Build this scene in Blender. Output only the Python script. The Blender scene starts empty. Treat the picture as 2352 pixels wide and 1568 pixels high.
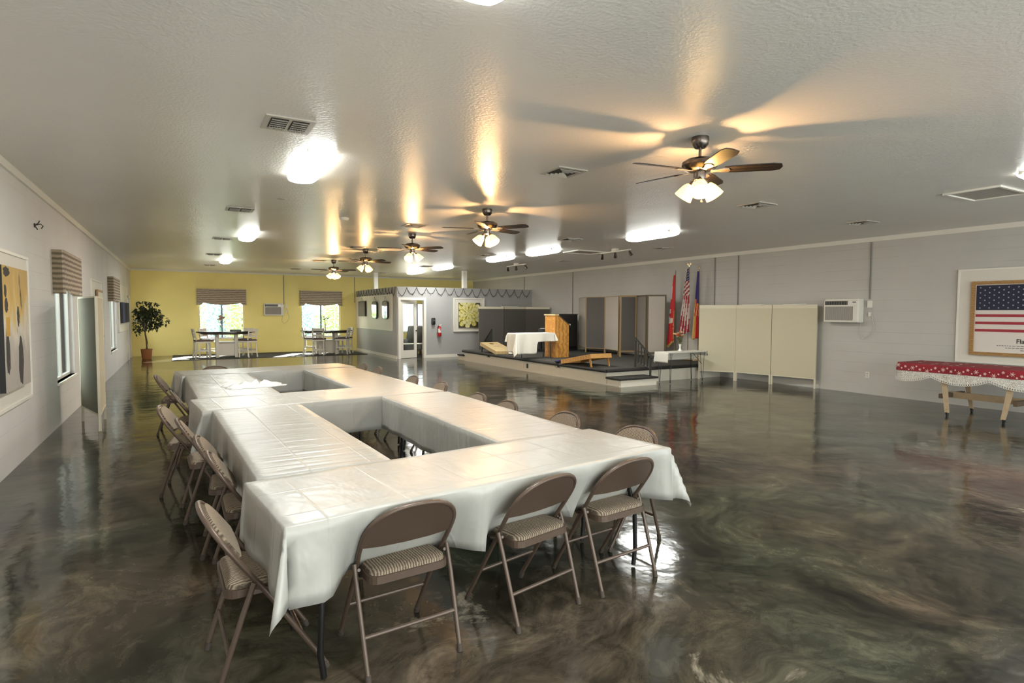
import bpy, bmesh, math, random
from mathutils import Vector, Matrix
R = math.radians
random.seed(7)
scene = bpy.context.scene
C = scene.collection

# ------------------------------------------------------------------ camera
def make_camera():
    f_px, yaw, pitch, roll = 1335.156, 0.519046, 0.0497222, 0.00331914
    cy, sy, cp, sp = math.cos(yaw), math.sin(yaw), math.cos(pitch), math.sin(pitch)
    fwd = Vector((sy*cp, cy*cp, -sp)); right = Vector((cy, -sy, 0)); up = right.cross(fwd)
    r2 = right*math.cos(roll) + up*math.sin(roll); u2 = -right*math.sin(roll) + up*math.cos(roll)
    cd = bpy.data.cameras.new('camera'); cam = bpy.data.objects.new('camera', cd); C.objects.link(cam)
    m = Matrix((r2, u2, -fwd)).transposed().to_4x4(); m.translation = Vector((0, 0, 1.61))
    cam.matrix_world = m
    cd.sensor_width = 36; cd.lens = f_px/2352*36; cd.clip_start = 0.05; cd.clip_end = 300
    scene.camera = cam
make_camera()

# ------------------------------------------------------------------ world, sun, exposure
w = bpy.data.worlds.new('world'); scene.world = w; w.use_nodes = True
wn = w.node_tree.nodes; wl = w.node_tree.links
bg = wn['Background']; bg.inputs['Color'].default_value = (1.0, 0.985, 0.96, 1); bg.inputs['Strength'].default_value = 3.0
sd = bpy.data.lights.new('sun', 'SUN'); sd.energy = 22; sd.angle = R(0.6); sd.color = (1, 0.95, 0.86)
so = bpy.data.objects.new('sun', sd); C.objects.link(so); so.location = (6, 30, 8)
so.rotation_euler = Vector((-1.62, -2.9, -1.85)).to_track_quat('-Z', 'Y').to_euler()
vs = scene.view_settings; vs.view_transform = 'Standard'; vs.look = 'None'; vs.gamma = 1; vs.use_curve_mapping = False
vs.exposure = 1.27
scene.cycles.use_denoising = True
scene.cycles.max_bounces = 8; scene.cycles.diffuse_bounces = 5; scene.cycles.glossy_bounces = 4
scene.cycles.transmission_bounces = 6; scene.cycles.sample_clamp_indirect = 6
LIGHT_WARM = 80.0; LIGHT_TUBE = 6.0

XL, XR, YB, YF, H = -1.498, 11.928, 24.564, -2.6, 3.115

# ------------------------------------------------------------------ materials
def nd(nt, t, **k):
    n = nt.nodes.new(t)
    for a, b in k.items(): setattr(n, a, b)
    return n
def mat(name, col, rough=0.6, metal=0.0, var=0.0, vscale=8.0, bump=0.0, bscale=40.0, coat=0.0, emit=None, estr=0.0,
        trans=0.0, sheen=0.0, stretch=None, alpha=1.0, bdist=0.02, spec=0.5):
    m = bpy.data.materials.new(name); m.use_nodes = True; nt = m.node_tree; p = nt.nodes['Principled BSDF']
    p.inputs['Base Color'].default_value = (*col, 1); p.inputs['Roughness'].default_value = rough
    p.inputs['Metallic'].default_value = metal; p.inputs['Coat Weight'].default_value = coat
    p.inputs['Specular IOR Level'].default_value = spec
    p.inputs['Transmission Weight'].default_value = trans; p.inputs['Sheen Weight'].default_value = sheen
    if alpha < 1: p.inputs['Alpha'].default_value = alpha
    if emit: p.inputs['Emission Color'].default_value = (*emit, 1); p.inputs['Emission Strength'].default_value = estr
    tc = nd(nt, 'ShaderNodeTexCoord'); vec = tc.outputs['Object']
    if stretch:
        mp = nd(nt, 'ShaderNodeMapping'); mp.inputs['Scale'].default_value = stretch
        nt.links.new(vec, mp.inputs['Vector']); vec = mp.outputs['Vector']
    if var > 0:
        n = nd(nt, 'ShaderNodeTexNoise'); n.inputs['Scale'].default_value = vscale; n.inputs['Detail'].default_value = 4
        nt.links.new(vec, n.inputs['Vector'])
        mx = nd(nt, 'ShaderNodeMix', data_type='RGBA')
        mx.inputs['A'].default_value = (*[c*(1-var) for c in col], 1); mx.inputs['B'].default_value = (*[min(1, c*(1+var)) for c in col], 1)
        nt.links.new(n.outputs['Fac'], mx.inputs['Factor']); nt.links.new(mx.outputs['Result'], p.inputs['Base Color'])
    if bump > 0:
        n = nd(nt, 'ShaderNodeTexNoise'); n.inputs['Scale'].default_value = bscale; n.inputs['Detail'].default_value = 3
        nt.links.new(vec, n.inputs['Vector'])
        b = nd(nt, 'ShaderNodeBump'); b.inputs['Strength'].default_value = bump; b.inputs['Distance'].default_value = bdist
        nt.links.new(n.outputs['Fac'], b.inputs['Height']); nt.links.new(b.outputs['Normal'], p.inputs['Normal'])
    return m

def block_wall(name, col, axis, block_vis=0.5, rough=0.62):
    """painted concrete block: faint horizontal bed joints and a rough painted face"""
    m = bpy.data.materials.new(name); m.use_nodes = True; nt = m.node_tree; p = nt.nodes['Principled BSDF']
    p.inputs['Roughness'].default_value = rough; p.inputs['Specular IOR Level'].default_value = 0.35
    tc = nd(nt, 'ShaderNodeTexCoord'); sep = nd(nt, 'ShaderNodeSeparateXYZ'); nt.links.new(tc.outputs['Object'], sep.inputs[0])
    comb = nd(nt, 'ShaderNodeCombineXYZ')
    nt.links.new(sep.outputs['X' if axis == 'x' else 'Y'], comb.inputs[0]); nt.links.new(sep.outputs['Z'], comb.inputs[1])
    br = nd(nt, 'ShaderNodeTexBrick'); br.offset = 0.5
    br.inputs['Color1'].default_value = (1, 1, 1, 1); br.inputs['Color2'].default_value = (0.94, 0.94, 0.94, 1)
    br.inputs['Mortar'].default_value = (0, 0, 0, 1); br.inputs['Scale'].default_value = 1.0
    br.inputs['Mortar Size'].default_value = 0.005; br.inputs['Mortar Smooth'].default_value = 0.6
    br.inputs['Brick Width'].default_value = 0.406; br.inputs['Row Height'].default_value = 0.2077
    nt.links.new(comb.outputs[0], br.inputs['Vector'])
    rows = nd(nt, 'ShaderNodeMath', operation='FRACT'); dv = nd(nt, 'ShaderNodeMath', operation='DIVIDE'); dv.inputs[1].default_value = 0.2077
    nt.links.new(sep.outputs['Z'], dv.inputs[0]); nt.links.new(dv.outputs[0], rows.inputs[0])
    gt = nd(nt, 'ShaderNodeMapRange'); gt.inputs['From Min'].default_value = 0.0; gt.inputs['From Max'].default_value = 0.045
    gt.inputs['To Min'].default_value = 0.0; gt.inputs['To Max'].default_value = 1.0; nt.links.new(rows.outputs[0], gt.inputs['Value'])
    n = nd(nt, 'ShaderNodeTexNoise'); n.inputs['Scale'].default_value = 1.3; n.inputs['Detail'].default_value = 5; nt.links.new(tc.outputs['Object'], n.inputs['Vector'])
    mx = nd(nt, 'ShaderNodeMix', data_type='RGBA')
    mx.inputs['A'].default_value = (*[c*0.9 for c in col], 1); mx.inputs['B'].default_value = (*[min(1, c*1.1) for c in col], 1)
    nt.links.new(n.outputs['Fac'], mx.inputs['Factor'])
    n3 = nd(nt, 'ShaderNodeTexNoise'); n3.inputs['Scale'].default_value = 0.9; n3.inputs['Detail'].default_value = 2; nt.links.new(tc.outputs['Object'], n3.inputs['Vector'])
    wk = nd(nt, 'ShaderNodeMapRange'); wk.inputs['From Min'].default_value = 0.35; wk.inputs['From Max'].default_value = 0.62
    wk.inputs['To Min'].default_value = 0.0; wk.inputs['To Max'].default_value = 0.32*block_vis*2; nt.links.new(n3.outputs['Fac'], wk.inputs['Value'])
    inv = nd(nt, 'ShaderNodeMath', operation='SUBTRACT'); inv.inputs[0].default_value = 1; nt.links.new(gt.outputs[0], inv.inputs[1])
    ml = nd(nt, 'ShaderNodeMath', operation='MULTIPLY'); nt.links.new(inv.outputs[0], ml.inputs[0]); nt.links.new(wk.outputs[0], ml.inputs[1])
    mx2 = nd(nt, 'ShaderNodeMix', data_type='RGBA'); mx2.inputs['B'].default_value = (*[c*0.45 for c in col], 1)
    nt.links.new(mx.outputs['Result'], mx2.inputs['A']); nt.links.new(ml.outputs[0], mx2.inputs['Factor'])
    nt.links.new(mx2.outputs['Result'], p.inputs['Base Color'])
    n2 = nd(nt, 'ShaderNodeTexNoise'); n2.inputs['Scale'].default_value = 90; n2.inputs['Detail'].default_value = 2; nt.links.new(tc.outputs['Object'], n2.inputs['Vector'])
    b1 = nd(nt, 'ShaderNodeBump'); b1.inputs['Strength'].default_value = 0.25; b1.inputs['Distance'].default_value = 0.004; nt.links.new(n2.outputs['Fac'], b1.inputs['Height'])
    b2 = nd(nt, 'ShaderNodeBump'); b2.inputs['Strength'].default_value = 0.18*block_vis; b2.inputs['Distance'].default_value = 0.006
    nt.links.new(br.outputs['Color'], b2.inputs['Height']); nt.links.new(b1.outputs['Normal'], b2.inputs['Normal']); nt.links.new(b2.outputs['Normal'], p.inputs['Normal'])
    return m

def floor_mat():
    m = bpy.data.materials.new('acid stained concrete floor'); m.use_nodes = True; nt = m.node_tree; p = nt.nodes['Principled BSDF']
    L = nt.links
    tc = nd(nt, 'ShaderNodeTexCoord')
    warp = nd(nt, 'ShaderNodeTexNoise'); warp.inputs['Scale'].default_value = 0.55; warp.inputs['Detail'].default_value = 3; L.new(tc.outputs['Object'], warp.inputs['Vector'])
    ws = nd(nt, 'ShaderNodeVectorMath', operation='SCALE'); ws.inputs['Scale'].default_value = 1.6; L.new(warp.outputs['Color'], ws.inputs[0])
    wa = nd(nt, 'ShaderNodeVectorMath', operation='ADD'); L.new(tc.outputs['Object'], wa.inputs[0]); L.new(ws.outputs[0], wa.inputs[1])
    n1 = nd(nt, 'ShaderNodeTexNoise'); n1.inputs['Scale'].default_value = 1.1; n1.inputs['Detail'].default_value = 10; n1.inputs['Roughness'].default_value = 0.72
    n1.inputs['Distortion'].default_value = 0.6; L.new(wa.outputs[0], n1.inputs['Vector'])
    r1 = nd(nt, 'ShaderNodeValToRGB'); e = r1.color_ramp.elements
    e[0].position = 0.36; e[0].color = (0.006, 0.006, 0.005, 1); e[1].position = 0.70; e[1].color = (0.15, 0.135, 0.105, 1)
    x = e.new(0.45); x.color = (0.026, 0.025, 0.019, 1); x = e.new(0.55); x.color = (0.062, 0.057, 0.044, 1)
    L.new(n1.outputs['Fac'], r1.inputs['Fac'])
    n2 = nd(nt, 'ShaderNodeTexNoise'); n2.inputs['Scale'].default_value = 0.5; n2.inputs['Detail'].default_value = 4
    off = nd(nt, 'ShaderNodeVectorMath', operation='ADD'); off.inputs[1].default_value = (31, 7, 3); L.new(wa.outputs[0], off.inputs[0]); L.new(off.outputs[0], n2.inputs['Vector'])
    r2 = nd(nt, 'ShaderNodeValToRGB'); e = r2.color_ramp.elements
    e[0].position = 0.32; e[0].color = (0.74, 1.0, 0.88, 1); e[1].position = 0.68; e[1].color = (1.10, 0.92, 0.88, 1)
    x = e.new(0.45); x.color = (0.95, 1.0, 0.88, 1); x = e.new(0.57); x.color = (1.08, 0.95, 0.82, 1)
    L.new(n2.outputs['Fac'], r2.inputs['Fac'])
    mul = nd(nt, 'ShaderNodeMix', data_type='RGBA', blend_type='MULTIPLY'); mul.inputs['Factor'].default_value = 1
    L.new(r1.outputs['Color'], mul.inputs['A']); L.new(r2.outputs['Color'], mul.inputs['B'])
    # pale worn veins and blotches
    n4 = nd(nt, 'ShaderNodeTexNoise'); n4.inputs['Scale'].default_value = 0.62; n4.inputs['Detail'].default_value = 9; n4.inputs['Roughness'].default_value = 0.7
    off2 = nd(nt, 'ShaderNodeVectorMath', operation='ADD'); off2.inputs[1].default_value = (-13, 21, 9); L.new(wa.outputs[0], off2.inputs[0]); L.new(off2.outputs[0], n4.inputs['Vector'])
    r4 = nd(nt, 'ShaderNodeMapRange'); r4.inputs['From Min'].default_value = 0.64; r4.inputs['From Max'].default_value = 0.675; r4.inputs['To Max'].default_value = 0.75
    L.new(n4.outputs['Fac'], r4.inputs['Value'])
    mx = nd(nt, 'ShaderNodeMix', data_type='RGBA'); mx.inputs['B'].default_value = (0.36, 0.31, 0.235, 1)
    L.new(r4.outputs[0], mx.inputs['Factor']); L.new(mul.outputs['Result'], mx.inputs['A'])
    nf = nd(nt, 'ShaderNodeTexNoise'); nf.inputs['Scale'].default_value = 5.5; nf.inputs['Detail'].default_value = 9; nf.inputs['Roughness'].default_value = 0.7; nf.inputs['Distortion'].default_value = 1.2; L.new(wa.outputs[0], nf.inputs['Vector'])
    rf = nd(nt, 'ShaderNodeMapRange'); rf.inputs['From Min'].default_value = 0.3; rf.inputs['From Max'].default_value = 0.7; rf.inputs['To Min'].default_value = 0.4; rf.inputs['To Max'].default_value = 1.4; L.new(nf.outputs['Fac'], rf.inputs['Value'])
    sc_ = nd(nt, 'ShaderNodeVectorMath', operation='SCALE'); L.new(mx.outputs['Result'], sc_.inputs[0]); L.new(rf.outputs[0], sc_.inputs['Scale']); L.new(sc_.outputs[0], p.inputs['Base Color'])
    rr = nd(nt, 'ShaderNodeMapRange'); rr.inputs['To Min'].default_value = 0.07; rr.inputs['To Max'].default_value = 0.17
    L.new(n2.outputs['Fac'], rr.inputs['Value']); L.new(rr.outputs[0], p.inputs['Roughness'])
    p.inputs['IOR'].default_value = 1.5; p.inputs['Specular IOR Level'].default_value = 0.55
    nb = nd(nt, 'ShaderNodeTexNoise'); nb.inputs['Scale'].default_value = 2.4; nb.inputs['Detail'].default_value = 4; L.new(tc.outputs['Object'], nb.inputs['Vector'])
    b = nd(nt, 'ShaderNodeBump'); b.inputs['Strength'].default_value = 0.30; b.inputs['Distance'].default_value = 0.025
    L.new(nb.outputs['Fac'], b.inputs['Height']); L.new(b.outputs['Normal'], p.inputs['Normal'])
    return m

def ceiling_mat():
    m = bpy.data.materials.new('semi gloss textured ceiling paint'); m.use_nodes = True; nt = m.node_tree; p = nt.nodes['Principled BSDF']; L = nt.links
    tc = nd(nt, 'ShaderNodeTexCoord')
    n = nd(nt, 'ShaderNodeTexNoise'); n.inputs['Scale'].default_value = 0.6; n.inputs['Detail'].default_value = 3; L.new(tc.outputs['Object'], n.inputs['Vector'])
    mx = nd(nt, 'ShaderNodeMix', data_type='RGBA'); mx.inputs['A'].default_value = (0.66, 0.64, 0.60, 1); mx.inputs['B'].default_value = (0.74, 0.72, 0.68, 1)
    L.new(n.outputs['Fac'], mx.inputs['Factor']); L.new(mx.outputs['Result'], p.inputs['Base Color'])
    p.inputs['Roughness'].default_value = 0.28; p.inputs['Specular IOR Level'].default_value = 0.27
    n1 = nd(nt, 'ShaderNodeTexNoise'); n1.inputs['Scale'].default_value = 42; n1.inputs['Detail'].default_value = 3; L.new(tc.outputs['Object'], n1.inputs['Vector'])
    b1 = nd(nt, 'ShaderNodeBump'); b1.inputs['Strength'].default_value = 0.40; b1.inputs['Distance'].default_value = 0.01; L.new(n1.outputs['Fac'], b1.inputs['Height'])
    n2 = nd(nt, 'ShaderNodeTexNoise'); n2.inputs['Scale'].default_value = 2.0; n2.inputs['Detail'].default_value = 2; L.new(tc.outputs['Object'], n2.inputs['Vector'])
    b2 = nd(nt, 'ShaderNodeBump'); b2.inputs['Strength'].default_value = 0.25; b2.inputs['Distance'].default_value = 0.03; L.new(n2.outputs['Fac'], b2.inputs['Height']); L.new(b1.outputs['Normal'], b2.inputs['Normal'])
    L.new(b2.outputs['Normal'], p.inputs['Normal'])
    return m

def stripes(name, ca, cb, scale, axis='X', rough=0.9, dist=1.2, metal=0, bump=0.3):
    """wavy stripes (upholstery, woven shades, wood grain) in object coordinates"""
    m = bpy.data.materials.new(name); m.use_nodes = True; nt = m.node_tree; p = nt.nodes['Principled BSDF']; L = nt.links
    p.inputs['Roughness'].default_value = rough; p.inputs['Metallic'].default_value = metal
    tc = nd(nt, 'ShaderNodeTexCoord'); wv = nd(nt, 'ShaderNodeTexWave'); wv.bands_direction = axis
    wv.inputs['Scale'].default_value = scale; wv.inputs['Distortion'].default_value = dist; wv.inputs['Detail'].default_value = 2; wv.inputs['Detail Scale'].default_value = 3
    L.new(tc.outputs['Object'], wv.inputs['Vector'])
    mx = nd(nt, 'ShaderNodeMix', data_type='RGBA'); mx.inputs['A'].default_value = (*ca, 1); mx.inputs['B'].default_value = (*cb, 1)
    L.new(wv.outputs['Fac'], mx.inputs['Factor']); L.new(mx.outputs['Result'], p.inputs['Base Color'])
    if bump:
        b = nd(nt, 'ShaderNodeBump'); b.inputs['Strength'].default_value = bump; b.inputs['Distance'].default_value = 0.004
        L.new(wv.outputs['Fac'], b.inputs['Height']); L.new(b.outputs['Normal'], p.inputs['Normal'])
    return m

def cloth_mat(name, across, seed, col=(0.42, 0.408, 0.373)):
    """white plastic table cover: square fold creases and fine pulled wrinkles. across: mapping scale of the wrinkles"""
    m = bpy.data.materials.new(name); m.use_nodes = True; nt = m.node_tree; p = nt.nodes['Principled BSDF']; L = nt.links
    p.inputs['Base Color'].default_value = (*col, 1); p.inputs['Roughness'].default_value = 0.34; p.inputs['Specular IOR Level'].default_value = 0.45
    p.inputs['Subsurface Weight'].default_value = 0.0
    tc = nd(nt, 'ShaderNodeTexCoord'); sep = nd(nt, 'ShaderNodeSeparateXYZ'); L.new(tc.outputs['Object'], sep.inputs[0])
    hs = []
    for ax, per in (('X', 0.38), ('Y', 0.34)):
        d = nd(nt, 'ShaderNodeMath', operation='PINGPONG'); d.inputs[1].default_value = per/2; a = nd(nt, 'ShaderNodeMath', operation='ADD'); a.inputs[1].default_value = 10.0+per*0.31
        L.new(sep.outputs[ax], a.inputs[0]); L.new(a.outputs[0], d.inputs[0])
        r = nd(nt, 'ShaderNodeMapRange'); r.inputs['From Min'].default_value = 0; r.inputs['From Max'].default_value = 0.009; r.inputs['To Min'].default_value = 0.22; r.inputs['To Max'].default_value = 0
        L.new(d.outputs[0], r.inputs['Value']); hs.append(r.outputs[0])
    ad = nd(nt, 'ShaderNodeMath', operation='ADD'); L.new(hs[0], ad.inputs[0]); L.new(hs[1], ad.inputs[1])
    mp = nd(nt, 'ShaderNodeMapping'); mp.inputs['Scale'].default_value = across; mp.inputs['Location'].default_value = (seed*3.1, seed*1.7, 0); L.new(tc.outputs['Object'], mp.inputs['Vector'])
    n = nd(nt, 'ShaderNodeTexNoise'); n.inputs['Scale'].default_value = 1.0; n.inputs['Detail'].default_value = 3; n.inputs['Distortion'].default_value = 0.4; L.new(mp.outputs[0], n.inputs['Vector'])
    n5 = nd(nt, 'ShaderNodeTexNoise'); n5.inputs['Scale'].default_value = 5.0; n5.inputs['Detail'].default_value = 4; L.new(tc.outputs['Object'], n5.inputs['Vector'])
    m1 = nd(nt, 'ShaderNodeMath', operation='MULTIPLY_ADD'); m1.inputs[1].default_value = 2.6; L.new(n.outputs['Fac'], m1.inputs[0]); L.new(ad.outputs[0], m1.inputs[2])
    m2 = nd(nt, 'ShaderNodeMath', operation='MULTIPLY_ADD'); m2.inputs[1].default_value = 0.5; L.new(n5.outputs['Fac'], m2.inputs[0]); L.new(m1.outputs[0], m2.inputs[2])
    b = nd(nt, 'ShaderNodeBump'); b.inputs['Strength'].default_value = 0.55; b.inputs['Distance'].default_value = 0.012
    L.new(m2.outputs[0], b.inputs['Height']); L.new(b.outputs['Normal'], p.inputs['Normal'])
    return m

M = {}
M['floor'] = floor_mat(); M['ceiling'] = ceiling_mat()
M['wall_grey'] = block_wall('grey painted block', (0.53, 0.515, 0.475), 'y', 0.9)
M['wall_left'] = block_wall('left wall grey painted block', (0.68, 0.66, 0.635), 'y', 0.5)
M['wall_yellow'] = block_wall('yellow painted block', (0.95, 0.79, 0.30), 'x', 0.15)
M['part_grey'] = mat('grey partition paint', (0.38, 0.376, 0.365), 0.55, var=0.05, vscale=1.5)
M['trim_white'] = mat('white trim paint', (0.78, 0.75, 0.67), 0.4)
M['board_white'] = mat('off white board paint', (0.72, 0.68, 0.60), 0.55, var=0.04)
M['white_metal'] = mat('white enamel', (0.75, 0.72, 0.64), 0.4)
M['grille'] = mat('grey grille', (0.22, 0.21, 0.19), 0.6)
M['dark'] = mat('dark void', (0.012, 0.012, 0.012), 0.8)
M['black'] = mat('black plastic', (0.012, 0.012, 0.013), 0.35)
M['black_metal'] = mat('black painted steel', (0.014, 0.013, 0.013), 0.38, metal=0.3)
M['piano_black'] = mat('black lacquer', (0.008, 0.008, 0.009), 0.3, coat=0.3)
M['chair_metal'] = mat('taupe enamel steel', (0.105, 0.070, 0.050), 0.36, metal=0.15, spec=0.5)
M['chair_fabric'] = stripes('striped taupe upholstery', (0.085, 0.062, 0.042), (0.36, 0.285, 0.205), 24, 'X', dist=2.5)
M['foot_cap'] = mat('brown rubber cap', (0.06, 0.045, 0.035), 0.7)
M['plastic_top'] = mat('grey white moulded plastic', (0.55, 0.53, 0.50), 0.6, bump=0.1, bscale=80)
M['bronze'] = mat('brushed dark nickel', (0.17, 0.14, 0.12), 0.26, metal=1.0, bump=0.05, bscale=200)
M['blade'] = stripes('dark walnut blade', (0.012, 0.009, 0.007), (0.03, 0.022, 0.016), 6, 'Y', rough=0.42, bump=0.05)
M['blade_arm'] = mat('satin blade bracket', (0.60, 0.50, 0.38), 0.3, metal=0.9)
M['shade_glow'] = mat('glowing amber glass shade', (0.9, 0.75, 0.4), 0.4, emit=(1.0, 0.55, 0.10), estr=2.3)
M['bulb_glow'] = mat('glowing bulb', (1, 0.95, 0.8), 0.4, emit=(1.0, 0.72, 0.38), estr=LIGHT_WARM*1.6)
M['tube_glow'] = mat('glowing acrylic diffuser', (1, 1, 0.97), 0.4, emit=(0.98, 1.0, 0.96), estr=LIGHT_TUBE)
M['carpet'] = mat('charcoal carpet', (0.055, 0.050, 0.042), 0.97, var=0.25, vscale=60, bump=0.6, bscale=300, bdist=0.004)
M['carpet_edge'] = mat('dark carpet nosing', (0.028, 0.025, 0.022), 0.95, bump=0.5, bscale=300, bdist=0.004)
M['stage_white'] = mat('cream painted board', (0.74, 0.69, 0.58), 0.5, var=0.05)
M['tan_fabric'] = mat('tan woven fabric', (0.60, 0.54, 0.39), 0.95, var=0.08, vscale=120, bump=0.3, bscale=400, bdist=0.002)
M['screen_cream'] = mat('cream screen binding', (0.70, 0.64, 0.49), 0.8)
M['dark_fabric'] = mat('charcoal screen fabric', (0.115, 0.105, 0.095), 0.95, var=0.1, vscale=100, bump=0.3, bscale=400, bdist=0.002)
M['mauve_fabric'] = mat('warm grey screen fabric', (0.21, 0.185, 0.165), 0.95, var=0.1, vscale=100, bump=0.3, bscale=400, bdist=0.002)
M['light_fabric'] = mat('pale grey screen fabric', (0.46, 0.41, 0.36), 0.95, var=0.06, vscale=100, bump=0.3, bscale=400, bdist=0.002)
M['olive_fabric'] = mat('olive grey screen fabric', (0.17, 0.165, 0.115), 0.9, var=0.06, vscale=100, bump=0.3, bscale=400, bdist=0.002)
M['screen_wood'] = mat('tan screen timber', (0.36, 0.25, 0.12), 0.6, var=0.15, vscale=20)
M['screen_dark_wood'] = mat('dark screen timber', (0.11, 0.08, 0.04), 0.6, var=0.15, vscale=20)
M['pine'] = stripes('knotty pine', (0.44, 0.19, 0.035), (0.66, 0.33, 0.075), 2.4, 'X', rough=0.42, dist=6, bump=0.0)
M['pine_light'] = stripes('pale plywood', (0.58, 0.42, 0.20), (0.66, 0.50, 0.26), 3.0, 'X', rough=0.5, dist=5, bump=0.0)
M['pine_orange'] = stripes('orange pine', (0.50, 0.25, 0.07), (0.62, 0.33, 0.10), 3.0, 'Y', rough=0.5, dist=5, bump=0.0)
M['oak_frame'] = stripes('oak frame', (0.30, 0.16, 0.05), (0.42, 0.24, 0.09), 8, 'Z', rough=0.4, dist=5, bump=0.0)
M['linen'] = mat('white linen', (0.74, 0.71, 0.62), 0.85, bump=0.3, bscale=9, bdist=0.02)
M['rail'] = mat('black wrought rail', (0.03, 0.03, 0.025), 0.5)
M['canada_red'] = mat('flag red cloth', (0.55, 0.012, 0.012), 0.6)
M['flag_red'] = mat('flag dark red cloth', (0.30, 0.02, 0.03), 0.7)
M['flag_white'] = mat('flag white cloth', (0.62, 0.56, 0.50), 0.7)
M['flag_blue'] = mat('flag navy cloth', (0.015, 0.02, 0.10), 0.7)
M['flag_purple'] = mat('flag deep blue cloth', (0.03, 0.02, 0.14), 0.7)
M['gold'] = mat('gold fringe', (0.62, 0.40, 0.10), 0.6)
M['orange_cloth'] = mat('orange cloth', (0.6, 0.14, 0.04), 0.7)
M['brass'] = mat('polished brass', (0.75, 0.6, 0.35), 0.25, metal=1)
M['pole_wood'] = mat('pole varnish', (0.22, 0.14, 0.08), 0.4)
M['red_cloth'] = mat('crimson tablecloth', (0.24, 0.005, 0.016), 0.6, var=0.35, vscale=3, bump=0.2, bscale=12)
M['snow'] = mat('pale pink snowflake print', (0.72, 0.48, 0.42), 0.7)
M['lace'] = mat('white lace', (0.66, 0.62, 0.55), 0.9, bump=0.8, bscale=120, bdist=0.004)
M['table_wood'] = mat('pale worn timber', (0.42, 0.31, 0.19), 0.6, var=0.2, vscale=12)
M['table_dark'] = mat('dark timber', (0.10, 0.065, 0.04), 0.6)
M['dining_white'] = mat('cream painted timber', (0.66, 0.62, 0.54), 0.5)
M['dining_top'] = mat('dark espresso tabletop', (0.02, 0.018, 0.018), 0.16, coat=0.4)
M['brown_pad'] = mat('brown seat pad', (0.13, 0.085, 0.07), 0.8)
M['shade_weave'] = stripes('woven reed shade', (0.20, 0.15, 0.11), (0.56, 0.47, 0.37), 4.6, 'Z', dist=1.5, bump=0.4)
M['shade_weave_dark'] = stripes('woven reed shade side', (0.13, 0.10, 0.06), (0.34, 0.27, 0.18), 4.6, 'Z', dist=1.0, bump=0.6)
M['alu'] = mat('dark window frame', (0.12, 0.16, 0.22), 0.4, metal=0.5)
M['alu_white'] = mat('pale window frame', (0.66, 0.66, 0.62), 0.4)
M['bark'] = mat('brown bark', (0.10, 0.065, 0.04), 0.8, var=0.3, bump=0.5, bscale=30)
M['ficus'] = mat('dark ficus leaf', (0.030, 0.040, 0.012), 0.5, var=0.5, vscale=6)
M['terracotta'] = mat('terracotta wicker pot', (0.30, 0.11, 0.03), 0.7, bump=0.5, bscale=60)
M['leaf_out'] = mat('sunlit garden leaf', (0.24, 0.40, 0.15), 0.6, var=0.5, vscale=3)
M['leaf_blue'] = mat('blue green garden leaf', (0.16, 0.30, 0.30), 0.6, var=0.5, vscale=3)
M['gravel'] = mat('pale gravel', (0.55, 0.50, 0.42), 0.9, var=0.2, vscale=2)
M['red_metal'] = mat('red enamel', (0.45, 0.01, 0.015), 0.3)
M['petal_red'] = mat('red silk petal', (0.50, 0.05, 0.03), 0.7, var=0.3, vscale=30)
M['petal_orange'] = mat('peach silk petal', (0.62, 0.20, 0.09), 0.7, var=0.3, vscale=30)
M['petal_cream'] = mat('cream silk petal', (0.6, 0.50, 0.25), 0.7)
M['stem_green'] = mat('muted green stem', (0.20, 0.22, 0.09), 0.7, var=0.4, vscale=30)
M['ceramic'] = mat('white ceramic', (0.78, 0.76, 0.70), 0.2)
M['sofa'] = mat('grey upholstery', (0.20, 0.19, 0.17), 0.9, bump=0.3, bscale=60)
M['sofa_light'] = mat('light grey upholstery', (0.42, 0.40, 0.36), 0.9, bump=0.3, bscale=60)
M['sofa_dark'] = mat('dark brown upholstery', (0.045, 0.03, 0.022), 0.7)
M['wire_dark'] = mat('dark wire', (0.05, 0.045, 0.04), 0.7)
M['conduit'] = mat('painted conduit', (0.20, 0.185, 0.155), 0.55)
M['cord'] = mat('pale cord', (0.50, 0.47, 0.40), 0.6)
M['brick_hatch'] = mat('hatch paint', (0.40, 0.37, 0.32), 0.5)
M['vent_paint'] = mat('vent paint', (0.50, 0.47, 0.41), 0.45)
M['vent_dark'] = mat('vent shadow gap', (0.055, 0.05, 0.042), 0.7)
M['text'] = mat('dark print ink', (0.05, 0.045, 0.04), 0.8)
M['paper'] = mat('matte paper', (0.72, 0.66, 0.60), 0.8)
M['flagprint_blue'] = mat('navy print', (0.014, 0.017, 0.045), 0.6)
M['flagprint_red'] = mat('crimson print', (0.36, 0.03, 0.045), 0.6, var=0.2, vscale=20)
M['star'] = mat('star print', (0.42, 0.45, 0.52), 0.7)
M['mirror'] = mat('mirror glass', (0.72, 0.80, 0.78), 0.05, metal=1)
M['petal_y1'] = mat('yellow petal', (0.62, 0.52, 0.07), 0.6, var=0.2, vscale=8)
M['petal_y2'] = mat('pale yellow petal', (0.72, 0.66, 0.30), 0.6, var=0.2, vscale=8)
M['petal_y3'] = mat('deep olive petal', (0.30, 0.25, 0.03), 0.6, var=0.2, vscale=8)
M['print_dark'] = mat('dark print ground', (0.07, 0.06, 0.04), 0.7)

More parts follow.
